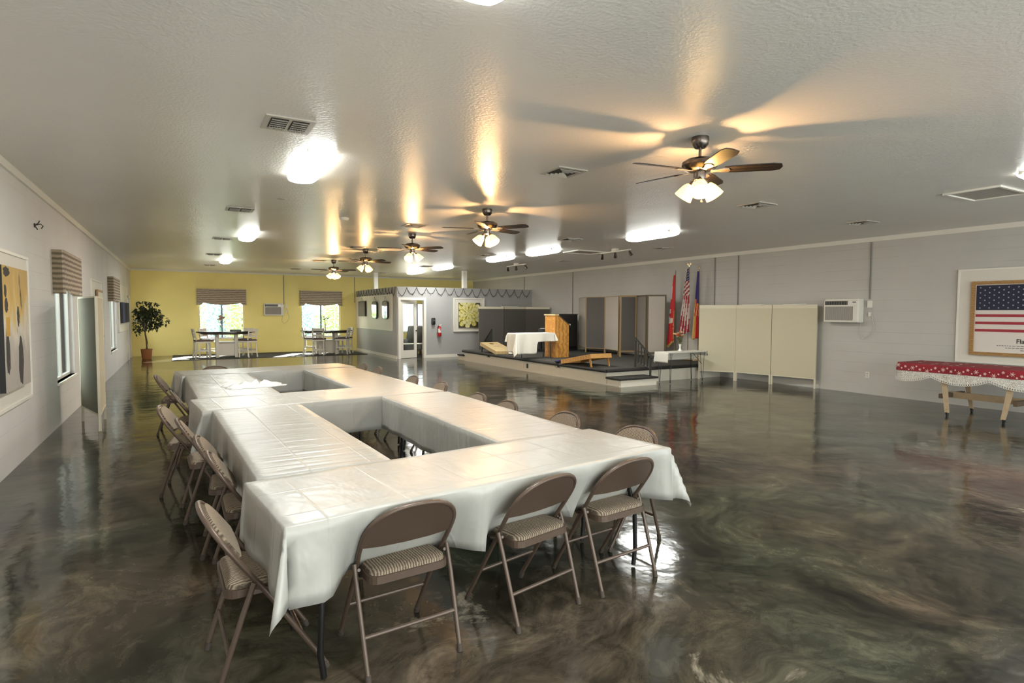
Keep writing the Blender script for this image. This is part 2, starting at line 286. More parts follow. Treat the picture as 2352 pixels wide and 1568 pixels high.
def glass_mat(name, tint=(0.93, 0.97, 0.97), refl=0.12):
    m = bpy.data.materials.new(name); m.use_nodes = True; nt = m.node_tree; nt.nodes.remove(nt.nodes['Principled BSDF']); out = nt.nodes['Material Output']
    a = nd(nt, 'ShaderNodeBsdfTransparent'); a.inputs[0].default_value = (*tint, 1); g = nd(nt, 'ShaderNodeBsdfGlossy'); g.inputs['Roughness'].default_value = 0.03
    lw = nd(nt, 'ShaderNodeLayerWeight'); lw.inputs['Blend'].default_value = refl
    mx = nd(nt, 'ShaderNodeMixShader'); nt.links.new(lw.outputs['Fresnel'], mx.inputs[0]); nt.links.new(a.outputs[0], mx.inputs[1]); nt.links.new(g.outputs[0], mx.inputs[2]); nt.links.new(mx.outputs[0], out.inputs[0])
    return m
M['glass'] = glass_mat('window glass'); M['glass_vase'] = glass_mat('vase glass', (0.75, 0.78, 0.78), 0.3); M['ochre'] = mat('ochre paint', (0.55, 0.30, 0.03), 0.6)

def lace_mat():
    m = mat('lace net', (0.66, 0.62, 0.55), 0.9); nt = m.node_tree; p = nt.nodes['Principled BSDF']
    tc = nd(nt, 'ShaderNodeTexCoord'); v = nd(nt, 'ShaderNodeTexVoronoi'); v.inputs['Scale'].default_value = 55; v.feature = 'DISTANCE_TO_EDGE'
    nt.links.new(tc.outputs['Object'], v.inputs['Vector'])
    r = nd(nt, 'ShaderNodeMapRange'); r.inputs['From Min'].default_value = 0.10; r.inputs['From Max'].default_value = 0.16; r.inputs['To Min'].default_value = 1; r.inputs['To Max'].default_value = 0.35
    nt.links.new(v.outputs['Distance'], r.inputs['Value']); nt.links.new(r.outputs[0], p.inputs['Alpha'])
    return m
M['lace_net'] = lace_mat()

def painting_mat():
    m = bpy.data.materials.new('abstract canvas in ochre, grey and black'); m.use_nodes = True; nt = m.node_tree; p = nt.nodes['Principled BSDF']; L = nt.links
    p.inputs['Roughness'].default_value = 0.6
    tc = nd(nt, 'ShaderNodeTexCoord'); sep = nd(nt, 'ShaderNodeSeparateXYZ'); L.new(tc.outputs['Object'], sep.inputs[0])
    n = nd(nt, 'ShaderNodeTexNoise'); n.inputs['Scale'].default_value = 3.5; n.inputs['Detail'].default_value = 6
    mp = nd(nt, 'ShaderNodeMapping'); mp.inputs['Scale'].default_value = (1, 1.6, 0.7); L.new(tc.outputs['Object'], mp.inputs[0]); L.new(mp.outputs[0], n.inputs['Vector'])
    # height with noise decides ochre (top) to grey white (bottom)
    ma = nd(nt, 'ShaderNodeMath', operation='MULTIPLY_ADD'); ma.inputs[1].default_value = 1.1; L.new(n.outputs['Fac'], ma.inputs[0]); L.new(sep.outputs['Z'], ma.inputs[2])
    r = nd(nt, 'ShaderNodeValToRGB'); e = r.color_ramp.elements
    e[0].position = 0.25; e[0].color = (0.42, 0.38, 0.34, 1); e[1].position = 1.0; e[1].color = (0.50, 0.32, 0.08, 1)
    x = e.new(0.55); x.color = (0.62, 0.56, 0.48, 1); x = e.new(0.72); x.color = (0.60, 0.48, 0.24, 1); x = e.new(0.85); x.color = (0.60, 0.38, 0.10, 1)
    L.new(ma.outputs[0], r.inputs['Fac'])
    n2 = nd(nt, 'ShaderNodeTexNoise'); n2.inputs['Scale'].default_value = 2.3; n2.inputs['Detail'].default_value = 5
    mp2 = nd(nt, 'ShaderNodeMapping'); mp2.inputs['Scale'].default_value = (1, 2.4, 0.8); mp2.inputs['Location'].default_value = (3, 1.2, 0.4); L.new(tc.outputs['Object'], mp2.inputs[0]); L.new(mp2.outputs[0], n2.inputs['Vector'])
    r2 = nd(nt, 'ShaderNodeMapRange'); r2.inputs['From Min'].default_value = 0.66; r2.inputs['From Max'].default_value = 0.72; L.new(n2.outputs['Fac'], r2.inputs['Value'])
    mx = nd(nt, 'ShaderNodeMix', data_type='RGBA'); mx.inputs['B'].default_value = (0.05, 0.05, 0.045, 1); L.new(r2.outputs[0], mx.inputs['Factor']); L.new(r.outputs['Color'], mx.inputs['A'])
    L.new(mx.outputs['Result'], p.inputs['Base Color'])
    return m
M['painting'] = painting_mat()

# ------------------------------------------------------------------ mesh builder
class MB:
    def __init__(s): s.bm = bmesh.new(); s.mi = 0
    def _mark(s, faces):
        for f in faces: f.material_index = s.mi
    def box(s, c, d, rot=None, bev=0.0):
        geo = bmesh.ops.create_cube(s.bm, size=1.0); vs_ = geo['verts']
        m = Matrix.Translation(Vector(c)) @ (rot.to_4x4() if rot else Matrix.Identity(4)) @ Matrix.Diagonal((*d, 1))
        bmesh.ops.transform(s.bm, matrix=m, verts=vs_)
        fs = {f for v in vs_ for f in v.link_faces}
        if bev > 0:
            es = list({e for v in vs_ for e in v.link_edges})
            r = bmesh.ops.bevel(s.bm, geom=es, offset=bev, segments=2, affect='EDGES', profile=0.5); fs = set(r['faces']) | {f for f in fs if f.is_valid}
        s._mark(fs); return s
    def box2(s, a, b, **k):
        return s.box([(a[i]+b[i])/2 for i in range(3)], [abs(b[i]-a[i]) for i in range(3)], **k)
    def cyl(s, p0, p1, r0, r1=None, seg=12, caps=True):
        r1 = r0 if r1 is None else r1
        p0, p1 = Vector(p0), Vector(p1); d = p1-p0; L = d.length
        if L < 1e-6: return s
        q = d.to_track_quat('Z', 'Y')
        a = [s.bm.verts.new(p0 + q @ Vector((r0*math.cos(2*math.pi*i/seg), r0*math.sin(2*math.pi*i/seg), 0))) for i in range(seg)]
        b = [s.bm.verts.new(p1 + q @ Vector((r1*math.cos(2*math.pi*i/seg), r1*math.sin(2*math.pi*i/seg), 0))) for i in range(seg)]
        fs = [s.bm.faces.new((a[i], a[(i+1) % seg], b[(i+1) % seg], b[i])) for i in range(seg)]
        if caps: fs.append(s.bm.faces.new(a[::-1])); fs.append(s.bm.faces.new(b))
        s._mark(fs); return s
    def tube(s, pts, r, seg=8, closed=False):
        pts = [Vector(p) for p in pts]; n = len(pts); rings = []
        up = Vector((0.013, 0.021, 1)).normalized(); prev = None
        for i, p in enumerate(pts):
            if closed: t = (pts[(i+1) % n]-pts[i-1])
            else: t = pts[min(i+1, n-1)]-pts[max(i-1, 0)]
            t.normalize()
            if prev is None:
                x = t.cross(up)
                if x.length < 0.1: x = t.cross(Vector((1, 0, 0)))
            else: x = prev - t*prev.dot(t)
            x.normalize(); prev = x; y = t.cross(x)
            rr = r[i] if isinstance(r, (list, tuple)) else r
            rings.append([s.bm.verts.new(p + x*rr*math.cos(2*math.pi*k/seg) + y*rr*math.sin(2*math.pi*k/seg)) for k in range(seg)])
        fs = []
        for i in range(n if closed else n-1):
            a, b = rings[i], rings[(i+1) % n]
            for k in range(seg): fs.append(s.bm.faces.new((a[k], a[(k+1) % seg], b[(k+1) % seg], b[k])))
        if not closed: fs.append(s.bm.faces.new(rings[0][::-1])); fs.append(s.bm.faces.new(rings[-1]))
        s._mark(fs); return s
    def lathe(s, prof, c=(0, 0, 0), seg=24, axis=None):
        c = Vector(c); q = axis.to_track_quat('Z', 'Y') if axis is not None else None; rings = []
        for r, z in prof:
            ring = []
            for k in range(seg):
                v = Vector((max(r, 1e-4)*math.cos(2*math.pi*k/seg), max(r, 1e-4)*math.sin(2*math.pi*k/seg), z))
                if q: v = q @ v
                ring.append(s.bm.verts.new(c+v))
            rings.append(ring)
        fs = []
        for a, b in zip(rings, rings[1:]):
            for k in range(seg): fs.append(s.bm.faces.new((a[k], a[(k+1) % seg], b[(k+1) % seg], b[k])))
        s._mark(fs); return s
    def prism(s, pts, off):
        """closed polygon pts (3D) extruded by vector off"""
        off = Vector(off); a = [s.bm.verts.new(Vector(p)) for p in pts]; b = [s.bm.verts.new(Vector(p)+off) for p in pts]; n = len(a)
        fs = [s.bm.faces.new(a[::-1]), s.bm.faces.new(b)] + [s.bm.faces.new((a[i], a[(i+1) % n], b[(i+1) % n], b[i])) for i in range(n)]
        s._mark(fs); return s
    def face(s, pts):
        f = s.bm.faces.new([s.bm.verts.new(Vector(p)) for p in pts]); s._mark([f]); return s
    def grid(s, nu, nv, fn, matfn=None):
        vs_ = [[s.bm.verts.new(Vector(fn(i/nu, j/nv))) for j in range(nv+1)] for i in range(nu+1)]
        for i in range(nu):
            for j in range(nv):
                f = s.bm.faces.new((vs_[i][j], vs_[i+1][j], vs_[i+1][j+1], vs_[i][j+1])); f.material_index = matfn((i+.5)/nu, (j+.5)/nv) if matfn else s.mi
        return s
    def ball(s, c, r, sub=2, sc=(1, 1, 1)):
        g = bmesh.ops.create_icosphere(s.bm, subdivisions=sub, radius=r)
        bmesh.ops.transform(s.bm, matrix=Matrix.Translation(Vector(c)) @ Matrix.Diagonal((*sc, 1)), verts=g['verts'])
        s._mark({f for v in g['verts'] for f in v.link_faces}); return s
    def build(s, name, mats, parent=None, smooth=False, loc=None, flip=True, solid=0):
        if flip: bmesh.ops.recalc_face_normals(s.bm, faces=s.bm.faces[:])
        me = bpy.data.meshes.new(name); s.bm.to_mesh(me); s.bm.free()
        for m_ in (mats if isinstance(mats, (list, tuple)) else [mats]): me.materials.append(m_)
        if smooth:
            me.shade_smooth()
            try: me.set_sharp_from_angle(angle=R(38))
            except Exception: pass
        o = bpy.data.objects.new(name, me); C.objects.link(o)
        if parent: o.parent = parent
        if loc: o.location = loc
        if solid:
            md = o.modifiers.new('thickness', 'SOLIDIFY'); md.thickness = solid; md.offset = -1
        return o

def tag(o, label=None, cat=None, group=None, kind=None):
    if label: o['label'] = label
    if cat: o['category'] = cat
    if group: o['group'] = group
    if kind: o['kind'] = kind
    return o
def thing(name, label, cat, loc=(0, 0, 0), rz=0.0, group=None):
    o = bpy.data.objects.new(name, None); o.empty_display_size = 0.1; C.objects.link(o); o.location = loc; o.rotation_euler = (0, 0, rz)
    return tag(o, label, cat, group)
def dup(root, loc, rz, label, group=None, keep=None):
    r = root.copy(); C.objects.link(r); r.location = loc; r.rotation_euler = (0, 0, rz); r['label'] = label
    if group: r['group'] = group
    for ch in list(root.children):
        c = ch.copy(); C.objects.link(c); c.parent = r
        for g in list(ch.children):
            d = g.copy(); C.objects.link(d); d.parent = c
    return r
def struct(o): return tag(o, kind='structure')

# ------------------------------------------------------------------ room shell
def wall_x(name, x0, x1, y0, y1, z0, z1, holes, material):
    """wall slab lying in a plane of constant x; holes: (y0, y1, z0, z1)"""
    b = MB(); ys = sorted({y0, y1, *[h[0] for h in holes], *[h[1] for h in holes]})
    for a, c in zip(ys, ys[1:]):
        zc = [(h[2], h[3]) for h in holes if h[0] <= a + 1e-6 and h[1] >= c - 1e-6]
        if zc:
            b.box2((x0, a, z0), (x1, c, zc[0][0])) if zc[0][0] > z0 else None
            b.box2((x0, a, zc[0][1]), (x1, c, z1)) if zc[0][1] < z1 else None
        else: b.box2((x0, a, z0), (x1, c, z1))
    return struct(b.build(name, material))
def wall_y(name, y0, y1, x0, x1, z0, z1, holes, material):
    b = MB(); xs = sorted({x0, x1, *[h[0] for h in holes], *[h[1] for h in holes]})
    for a, c in zip(xs, xs[1:]):
        zc = [(h[2], h[3]) for h in holes if h[0] <= a + 1e-6 and h[1] >= c - 1e-6]
        if zc:
            b.box2((a, y0, z0), (c, y1, zc[0][0])) if zc[0][0] > z0 else None
            b.box2((a, y0, zc[0][1]), (c, y1, z1)) if zc[0][1] < z1 else None
        else: b.box2((a, y0, z0), (c, y1, z1))
    return struct(b.build(name, material))

struct(MB().box2((XL-0.2, YF-0.2, -0.12), (XR+0.2, YB+0.2, 0)).build('floor', M['floor']))
struct(MB().box2((XL-0.2, YF-0.2, H), (XR+0.2, YB+0.2, H+0.15)).build('ceiling', M['ceiling']))
WL = [(10.15, 11.70, 0.60, 2.15), (17.45, 19.0, 0.60, 2.15)]
wall_x('wall_left', XL-0.2, XL, YF, YB, 0, H, WL + [(23.22, 24.12, 0.0, 2.05)], M['wall_left'])
wall_x('wall_right', XR, XR+0.2, YF, YB, 0, H, [], M['wall_grey'])
WB = [(0.62, 2.15, 0.60, 2.10), (4.26, 5.80, 0.60, 2.10), (8.45, 9.95, 0.75, 2.0)]
wall_y('wall_back', YB, YB+0.2, XL-0.2, XR+0.2, 0, H, WB, M['wall_yellow'])
WF_ADDED = [(-0.8, 3.0, 0.15, 2.75), (3.4, 7.2, 0.15, 2.75), (7.6, 11.4, 0.15, 2.75)]  # daylight openings added behind the camera to brighten the hall
wall_y('wall_front', YF-0.2, YF, XL-0.2, XR+0.2, 0, H, WF_ADDED, M['wall_left'])
for i_, (a_, c_, z0_, z1_) in enumerate(WF_ADDED):
    ld = bpy.data.lights.new('added_fill_portal', 'AREA'); ld.shape = 'RECTANGLE'; ld.size = c_-a_; ld.size_y = z1_-z0_  # portal for the sky fill through an added opening
    lo = bpy.data.objects.new('added_fill_portal', ld); C.objects.link(lo); lo.location = ((a_+c_)/2, YF-0.1, (z0_+z1_)/2); lo.rotation_euler = (R(90), 0, 0); ld.cycles.is_portal = True
struct(MB().box2((XL, YF, H-0.085), (XL+0.03, YB, H)).build('trim_1', M['trim_white']))
struct(MB().box2((XR-0.03, YF, H-0.085), (XR, YB, H)).build('trim_2', M['trim_white']))
struct(MB().box2((XL+0.03, YB-0.025, H-0.05), (XR-0.03, YB, H)).build('trim_3', M['trim_white']))

# partition office box
PX, PY, PH = 6.48, 19.32, 2.49
wall_x('wall_office_side', PX, PX+0.12, PY, YB, 0, PH, [], M['part_grey'])
wall_y('wall_office_front', PY, PY+0.12, PX+0.12, XR, 0, PH, [(6.60, 7.46, 0.0, 2.04)], M['part_grey'])
struct(MB().box2((PX-0.018, PY-0.018, 0), (PX, YB, 0.10)).build('baseboard_office_side', M['trim_white']))
struct(MB().box2((7.53, PY-0.018, 0), (9.3, PY, 0.10)).build('baseboard_office_front', M['trim_white']))
b = MB(); b.box2((6.52, PY-0.03, 0), (6.608, PY+0.13, 2.032)); b.box2((7.452, PY-0.03, 0), (7.54, PY+0.13, 2.032)); b.box2((6.52, PY-0.03, 2.032), (7.54, PY+0.13, 2.12))
struct(b.build('trim_4', M['trim_white']))
# glass door, slightly open into the office
d = bpy.data.objects.new('door_1', None); C.objects.link(d); d.location = (6.62, PY+0.02, 0.01); d.rotation_euler = (0, 0, R(20)); tag(d, 'white glazed door of the office, standing ajar', None, None, 'structure')
W_, HT = 0.72, 2.02
b = MB(); b.box2((0, 0, 0), (0.115, 0.04, HT)); b.box2((W_-0.115, 0, 0), (W_, 0.04, HT)); b.box2((0.115, 0, 0), (W_-0.115, 0.04, 0.27)); b.box2((0.115, 0, HT-0.13), (W_-0.115, 0.04, HT)); b.build('door_panel', M['board_white'], d)
MB().box2((0.115, 0.015, 0.27), (W_-0.115, 0.021, HT-0.13)).build('glass_pane', M['glass'], d)
MB().cyl((W_-0.06, 0, 0.95), (W_-0.06, -0.03, 0.95), 0.008).ball((W_-0.06, -0.045, 0.95), 0.026).build('door_knob', M['black_metal'], d, smooth=True)
# supports above the office
tag(MB().box2((6.46, 21.9, PH), (6.61, 22.05, H)).build('support_post', M['trim_white']), 'white square post rising from the office side wall top to the ceiling', 'post')
tag(MB().box2((8.98, 19.30, PH), (9.13, 19.45, H)).build('support_post', M['trim_white']), 'white square post rising from the office front wall top to the ceiling', 'post')

# ------------------------------------------------------------------ windows
def window_y(n, x0, x1, z0, z1, y, mull=True):
    o = bpy.data.objects.new('window_%d' % n, None); C.objects.link(o); o.location = ((x0+x1)/2, y, z0); tag(o, kind='structure')
    w2, h = (x1-x0)/2, z1-z0; t = 0.035
    b = MB(); b.box2((-w2, 0.06, 0), (-w2+t, 0.11, h)); b.box2((w2-t, 0.06, 0), (w2, 0.11, h)); b.box2((-w2, 0.06, 0), (w2, 0.11, t)); b.box2((-w2, 0.06, h-t), (w2, 0.11, h))
    b.build('window_frame', M['alu_white'], o)
    if mull: MB().box2((-0.03, 0.055, t), (0.03, 0.105, h-t)).build('mullion', M['alu'], o)
    MB().box2((-w2+t, 0.08, t), (w2-t, 0.084, h-t)).build('glass_pane', M['glass'], o)
    MB().box2((-w2-0.03, -0.015, -0.03), (w2+0.03, 0.06, 0.0)).build('window_sill', M['trim_white'], o)
    return o
for i_, h_ in enumerate(WF_ADDED): window_y(6+i_, *h_, YF-0.2)  # frames and glass for the added fill openings, out of view
window_y(1, *WB[0], YB); window_y(2, *WB[1], YB); window_y(3, *WB[2], YB)
def window_x(n, y0, y1, z0, z1, x):
    o = bpy.data.objects.new('window_%d' % n, None); C.objects.link(o); o.location = (x, (y0+y1)/2, z0); tag(o, kind='structure')
    w2, h = (y1-y0)/2, z1-z0; t = 0.04
    b = MB(); b.box2((-0.12, -w2, 0), (-0.06, -w2+t, h)); b.box2((-0.12, w2-t, 0), (-0.06, w2, h)); b.box2((-0.12, -w2, 0), (-0.06, w2, t)); b.box2((-0.12, -w2, h-t), (-0.06, w2, h)); b.box2((-0.12, -0.03, t), (-0.06, 0.03, h-t))
    b.build('window_frame', M['alu_white'], o)
    MB().box2((-0.094, -w2+t, t), (-0.090, w2-t, h-t)).build('glass_pane', M['glass'], o)
    MB().box2((-0.06, -w2-0.02, -0.03), (0.03, w2+0.02, 0.0)).build('window_sill', M['trim_white'], o)
window_x(4, *WL[0], XL); window_x(5, *WL[1], XL)
# far exit door in the left wall
d = bpy.data.objects.new('door_2', None); C.objects.link(d); d.location = (XL-0.1, 23.22, 0); tag(d, 'white half glazed exit door near the far left corner', None, None, 'structure')
b = MB(); b.box2((0, 0, 0), (0.045, 0.9, 0.95)); b.box2((0, 0, 0.95), (0.045, 0.12, 2.05)); b.box2((0, 0.78, 0.95), (0.045, 0.9, 2.05)); b.box2((0, 0.12, 1.93), (0.045, 0.78, 2.05)); b.build('door_panel', M['trim_white'], d)
MB().box2((0.02, 0.12, 0.95), (0.026, 0.78, 1.93)).build('glass_pane', M['glass'], d)
b = MB(); b.box2((0.1, -0.09, 0), (0.12, 0, 2.13)); b.box2((0.1, 0.9, 0), (0.12, 0.99, 2.13)); b.box2((0.1, -0.09, 2.05), (0.12, 0.99, 2.13)); b.build('door_frame', M['trim_white'], d)
MB().cyl((0.045, 0.08, 1.0), (0.08, 0.08, 1.0), 0.008).ball((0.095, 0.08, 1.0), 0.026).build('door_knob', M['brass'], d, smooth=True)

# ------------------------------------------------------------------ valances
def valance(label, loc, rz, W, loc_group='woven valances over the windows'):
    o = thing('window_valance', label, 'valance', loc, rz, loc_group)
    D, Hh = 0.13, 0.60
    # front board with a scalloped lower edge, local x along the wall, -y into the room
    pts = [(-W/2, -D, 0.0), (-W/2, -D, Hh), (W/2, -D, Hh), (W/2, -D, 0.0)]
    low = []
    for i in range(0, 25):
        t = 1-i/24; x = (t-0.5)*W*0.76
        low.append((x, -D, 0.075 - 0.075*math.cos((t-0.5)*math.pi)*1.0 + 0.0))
    pts = pts + [(W*0.42, -D, 0.0)] + low + [(-W*0.42, -D, 0.0)]
    MB().prism(pts, (0, 0.02, 0)).build('front_board', M['shade_weave'], o)
    for a in (-W/2, W/2-0.02): MB().box2((a, -D+0.02, 0), (a+0.02, 0, Hh)).build('side_board', M['shade_weave_dark'], o)
    MB().box2((-W/2+0.02, -D+0.02, Hh-0.02), (W/2-0.02, 0, Hh)).build('top_board', M['shade_weave_dark'], o)
valance('woven reed valance over the yellow wall window behind the left dining set', (1.40, YB, 1.86), 0, 1.66)
valance('woven reed valance over the yellow wall window beside the office partition', (5.03, YB, 1.86), 0, 1.66)
valance('woven reed valance on the left wall nearest the camera, before the fabric screen', (XL, 10.87, 1.85), R(90), 1.68)
valance('woven reed valance on the left wall beyond the fabric screen', (XL, 17.92, 1.85), R(90), 1.68)

# ------------------------------------------------------------------ ceiling lights
def tube_light():
    o = thing('ceiling_light', 'tmp', 'ceiling light', (0, 0, H), 0, 'long wraparound ceiling lights')
    MB().box2((-0.135, -0.61, -0.03), (0.135, 0.61, 0.0)).build('housing', M['white_metal'], o)
    # rounded acrylic wrap: capsule-like plan, curved section
    b = MB(); L2, W2, D = 0.64, 0.15, 0.075
    def f(u, v):
        y = (u*2-1); a = (v*2-1)*math.pi/2
        e = (1-abs(y)**8)**0.5 if abs(y) < 1 else 0.0
        ww = W2*(0.62+0.38*e)
        return (ww*math.sin(a), y*L2, -0.02 - D*max(0, math.cos(a))**0.55*(0.25+0.75*e)*1.0)
    b.grid(24, 14, f); 
    b.face([f(0, j/14) for j in range(15)]); b.face([f(1, j/14) for j in range(15)][::-1])
    b.build('diffuser', M['tube_glow'], o, smooth=True)
    ld = bpy.data.lights.new('tube_lamp', 'AREA'); ld.shape = 'RECTANGLE'; ld.size = 0.22; ld.size_y = 1.16; ld.energy = 22; ld.color = (0.97, 1.0, 0.97)
    lo = bpy.data.objects.new('tube_lamp', ld); C.objects.link(lo); lo.parent = o; lo.location = (0, 0, -0.1)
    return o
t0 = tube_light()
t0.location = (1.20, 1.90, H); t0['label'] = 'long ceiling light cut off by the top edge of the picture'
for (x, y, l) in [(1.20, 6.28, 'long lit ceiling light just beyond the large square air vent on the left'),
                  (1.20, 12.45, 'small looking lit ceiling light, second of the left row beyond the vent'),
                  (1.20, 18.85, 'farthest lit ceiling light of the left row, before the yellow wall'),
                  (7.88, 2.15, 'lit ceiling light cut off by the right edge of the picture near the hatch'),
                  (7.88, 8.42, 'lit ceiling light behind and below the nearest fan, above the stage front'),
                  (7.74, 12.05, 'lit ceiling light over the stage, right one of the middle pair'),
                  (7.70, 14.15, 'lit ceiling light over the stage, left one of the middle pair'),
                  (7.66, 18.10, 'lit ceiling light before the office wall, right one of the far pair'),
                  (7.62, 20.55, 'lit ceiling light above the open topped office, left one of the far pair')]:
    dup(t0, (x, y, H), 0, l)

# ------------------------------------------------------------------ ceiling fans
def make_fan():
    o = thing('ceiling_fan', 'tmp', 'ceiling fan', (0, 0, H), 0, 'ceiling fans down the middle of the hall')
    MB().lathe([(0.0, 0), (0.072, 0), (0.075, -0.03), (0.068, -0.065), (0.045, -0.092), (0.0, -0.095)], seg=28).build('canopy', M['bronze'], o, smooth=True)
    MB().cyl((0, 0, -0.09), (0, 0, -0.20), 0.013, seg=14).build('downrod', M['bronze'], o, smooth=True)
    MB().lathe([(0.0, -0.175), (0.03, -0.18), (0.11, -0.188), (0.148, -0.212), (0.152, -0.240), (0.128, -0.272), (0.08, -0.29), (0.0, -0.292)], seg=36).build('motor_housing', M['bronze'], o, smooth=True)
    MB().lathe([(0.0, -0.29), (0.05, -0.29), (0.052, -0.335), (0.045, -0.36), (0.02, -0.372), (0, -0.372)], seg=24).build('switch_housing', M['bronze'], o, smooth=True)
    for k in range(5):
        q = Matrix.Rotation(R(72*k), 3, 'Z') @ Matrix.Rotation(R(-12), 3, 'X')
        b = MB(); pts = []
        for (x, y) in [(0.20, -0.050), (0.30, -0.062), (0.58, -0.068), (0.645, -0.052), (0.66, 0.0), (0.645, 0.052), (0.58, 0.068), (0.30, 0.062), (0.20, 0.050)]:
            pts.append(q @ Vector((x, y, 0)) + Vector((0, 0, -0.285)))
        b.prism(pts, (0, 0, 0.007)).build('blade', M['blade'], o)
        b = MB(); pts = []
        for (x, y) in [(0.09, -0.022), (0.14, -0.014), (0.19, -0.034), (0.235, -0.030), (0.25, 0), (0.235, 0.030), (0.19, 0.034), (0.14, 0.014), (0.09, 0.022)]:
            pts.append(q @ Vector((x, y, 0)) + Vector((0, 0, -0.293)))
        b.prism(pts, (0, 0, 0.006)).build('blade_bracket', M['blade_arm'], o)
    for k in range(3):
        a = R(120*k - 90); dx, dy = math.cos(a), math.sin(a)
        ax = Vector((dx*0.62, dy*0.62, -0.78)).normalized(); base = Vector((dx*0.055, dy*0.055, -0.368))
        MB().tube([(dx*0.03, dy*0.03, -0.35), (dx*0.05, dy*0.05, -0.352), tuple(base), tuple(base+ax*0.03)], 0.011).lathe([(0.0, 0), (0.024, 0.0), (0.026, 0.03), (0.0, 0.03)], base+ax*0.005, 14, ax).build('lamp_socket', M['bronze'], o, smooth=True)
        s = MB().lathe([(0.024, 0.0), (0.040, 0.012), (0.058, 0.045), (0.070, 0.09), (0.080, 0.13), (0.077, 0.13), (0.066, 0.09), (0.054, 0.045), (0.036, 0.014), (0.020, 0.004)], base+ax*0.03, 22, ax).build('glass_shade', M['shade_glow'], o, smooth=True)
        MB().ball(base+ax*0.118, 0.036, 2).build('bulb', M['bulb_glow'], s, smooth=True)
    for (x, y, l) in [(-0.014, -0.045, 0.15), (0.016, -0.045, 0.185)]:
        MB().cyl((x, y, -0.36), (x, y, -0.36-l), 0.0018, seg=6).ball((x, y, -0.37-l), 0.0095, 2, (1, 1, 1.4)).build('pull_chain', M['blade_arm'], o, smooth=True)
    ld = bpy.data.lights.new('fan_bulb_light', 'POINT'); ld.energy = 27; ld.shadow_soft_size = 0.03; ld.color = (1.0, 0.56, 0.24)
    lo = bpy.data.objects.new('fan_bulb_light', ld); C.objects.link(lo); lo.parent = o; lo.location = (0, 0, -0.43)
    return o
fan = make_fan()
fan.location = (3.91, 3.60, H); fan.rotation_euler = (0, 0, R(-44))
fan['label'] = 'nearest and largest ceiling fan, its amber lamps lit'
for (x, y, a, l) in [(3.93, 7.62, 16, 'second nearest ceiling fan with lit amber lamps, right of the far pair of fans'),
                     (3.92, 10.75, -50, 'ceiling fan in the middle of the row of five, third from the camera'),
                     (3.93, 14.01, 8, 'fourth ceiling fan from the camera, over the partition side of the yellow wall'),
                     (3.95, 17.45, 40, 'smallest looking and farthest ceiling fan, before the yellow wall')]:
    dup(fan, (x, y, H), R(a), l)

# ------------------------------------------------------------------ ceiling vents, hatches, detectors, track lights
def make_vent(kind):
    o = thing('air_vent', 'tmp', 'air vent', (0, 0, H), 0, 'square ceiling air vents')
    s = 0.185
    b = MB()
    for (a, c) in [((-s, -s), (s, -s+0.04)), ((-s, s-0.04), (s, s)), ((-s, -s+0.04), (-s+0.04, s-0.04)), ((s-0.04, -s+0.04), (s, s-0.04)), ((-0.011, -s+0.04), (0.011, s-0.04))]:
        b.box2((*a, -0.010), (*c, 0))
    b.build('vent_frame', M['vent_paint'], o)
    MB().box2((-s+0.04, -s+0.04, -0.002), (s-0.04, s-0.04, 0)).build('duct_shade_plate', M['vent_dark'], o)  # flat dark plate; the shade of the duct is put into its colour
    b = MB()
    if kind == 'slots':
        for sx in (-1, 1):
            for k in range(5):
                b.box((sx*0.078, -0.118+k*0.052, -0.016), (0.118, 0.022, 0.003), rot=Matrix.Rotation(R(34), 3, 'X'))
            for k in range(6): b.box((sx*0.078-0.05+k*0.02, 0.11, -0.014), (0.003, 0.05, 0.018))
    else:
        for k in range(4):
            r = 0.135-k*0.033
            b.box((0, -r, -0.016), (2*r, 0.022, 0.003), rot=Matrix.Rotation(R(38), 3, 'X'))
            b.box((0, r, -0.016), (2*r, 0.022, 0.003), rot=Matrix.Rotation(R(-38), 3, 'X'))
    b.build('louvre', M['vent_paint'], o)
    return o
va = make_vent('slots'); va.location = (0.79, 5.02, H); va['label'] = 'large looking slotted ceiling vent, nearest in the left row'
vb = make_vent('square'); vb.location = (3.60, 5.20, H); vb['label'] = 'square louvred ceiling vent left of the nearest fan'
for (x, y, l) in [(0.80, 9.50, 'ceiling vent between the nearest two left ceiling lights'), (0.80, 13.42, 'ceiling vent just beyond the second left ceiling light'),
                  (0.81, 17.20, 'ceiling vent left of the farthest left ceiling light'), (0.88, 21.30, 'farthest ceiling vent at the left, near the yellow wall')]:
    dup(va, (x, y, H), 0, l)
for (x, y, l) in [(3.58, 9.66, 'ceiling vent just above the third fan in the picture'), (3.60, 13.56, 'ceiling vent just above the fourth fan in the picture'),
                  (3.57, 17.70, 'ceiling vent beside the farthest fan'), (3.55, 21.50, 'ceiling vent near the yellow wall between the windows'),
                  (7.0, 5.40, 'ceiling vent just right of the nearest fan'), (7.0, 9.86, 'ceiling vent left of the lit stage front ceiling light'),
                  (7.05, 13.70, 'ceiling vent before the left lamp of the middle pair'), (7.03, 17.97, 'ceiling vent before the far pair of ceiling lights'),
                  (6.8, 21.80, 'ceiling vent above the office, farthest right'), (9.82, 5.55, 'ceiling vent over the tan folding screen'),
                  (9.80, 10.10, 'ceiling vent over the stage, right of the lit stage front ceiling light'), (9.76, 14.0, 'ceiling vent over the back of the stage')]:
    dup(vb, (x, y, H), 0, l)
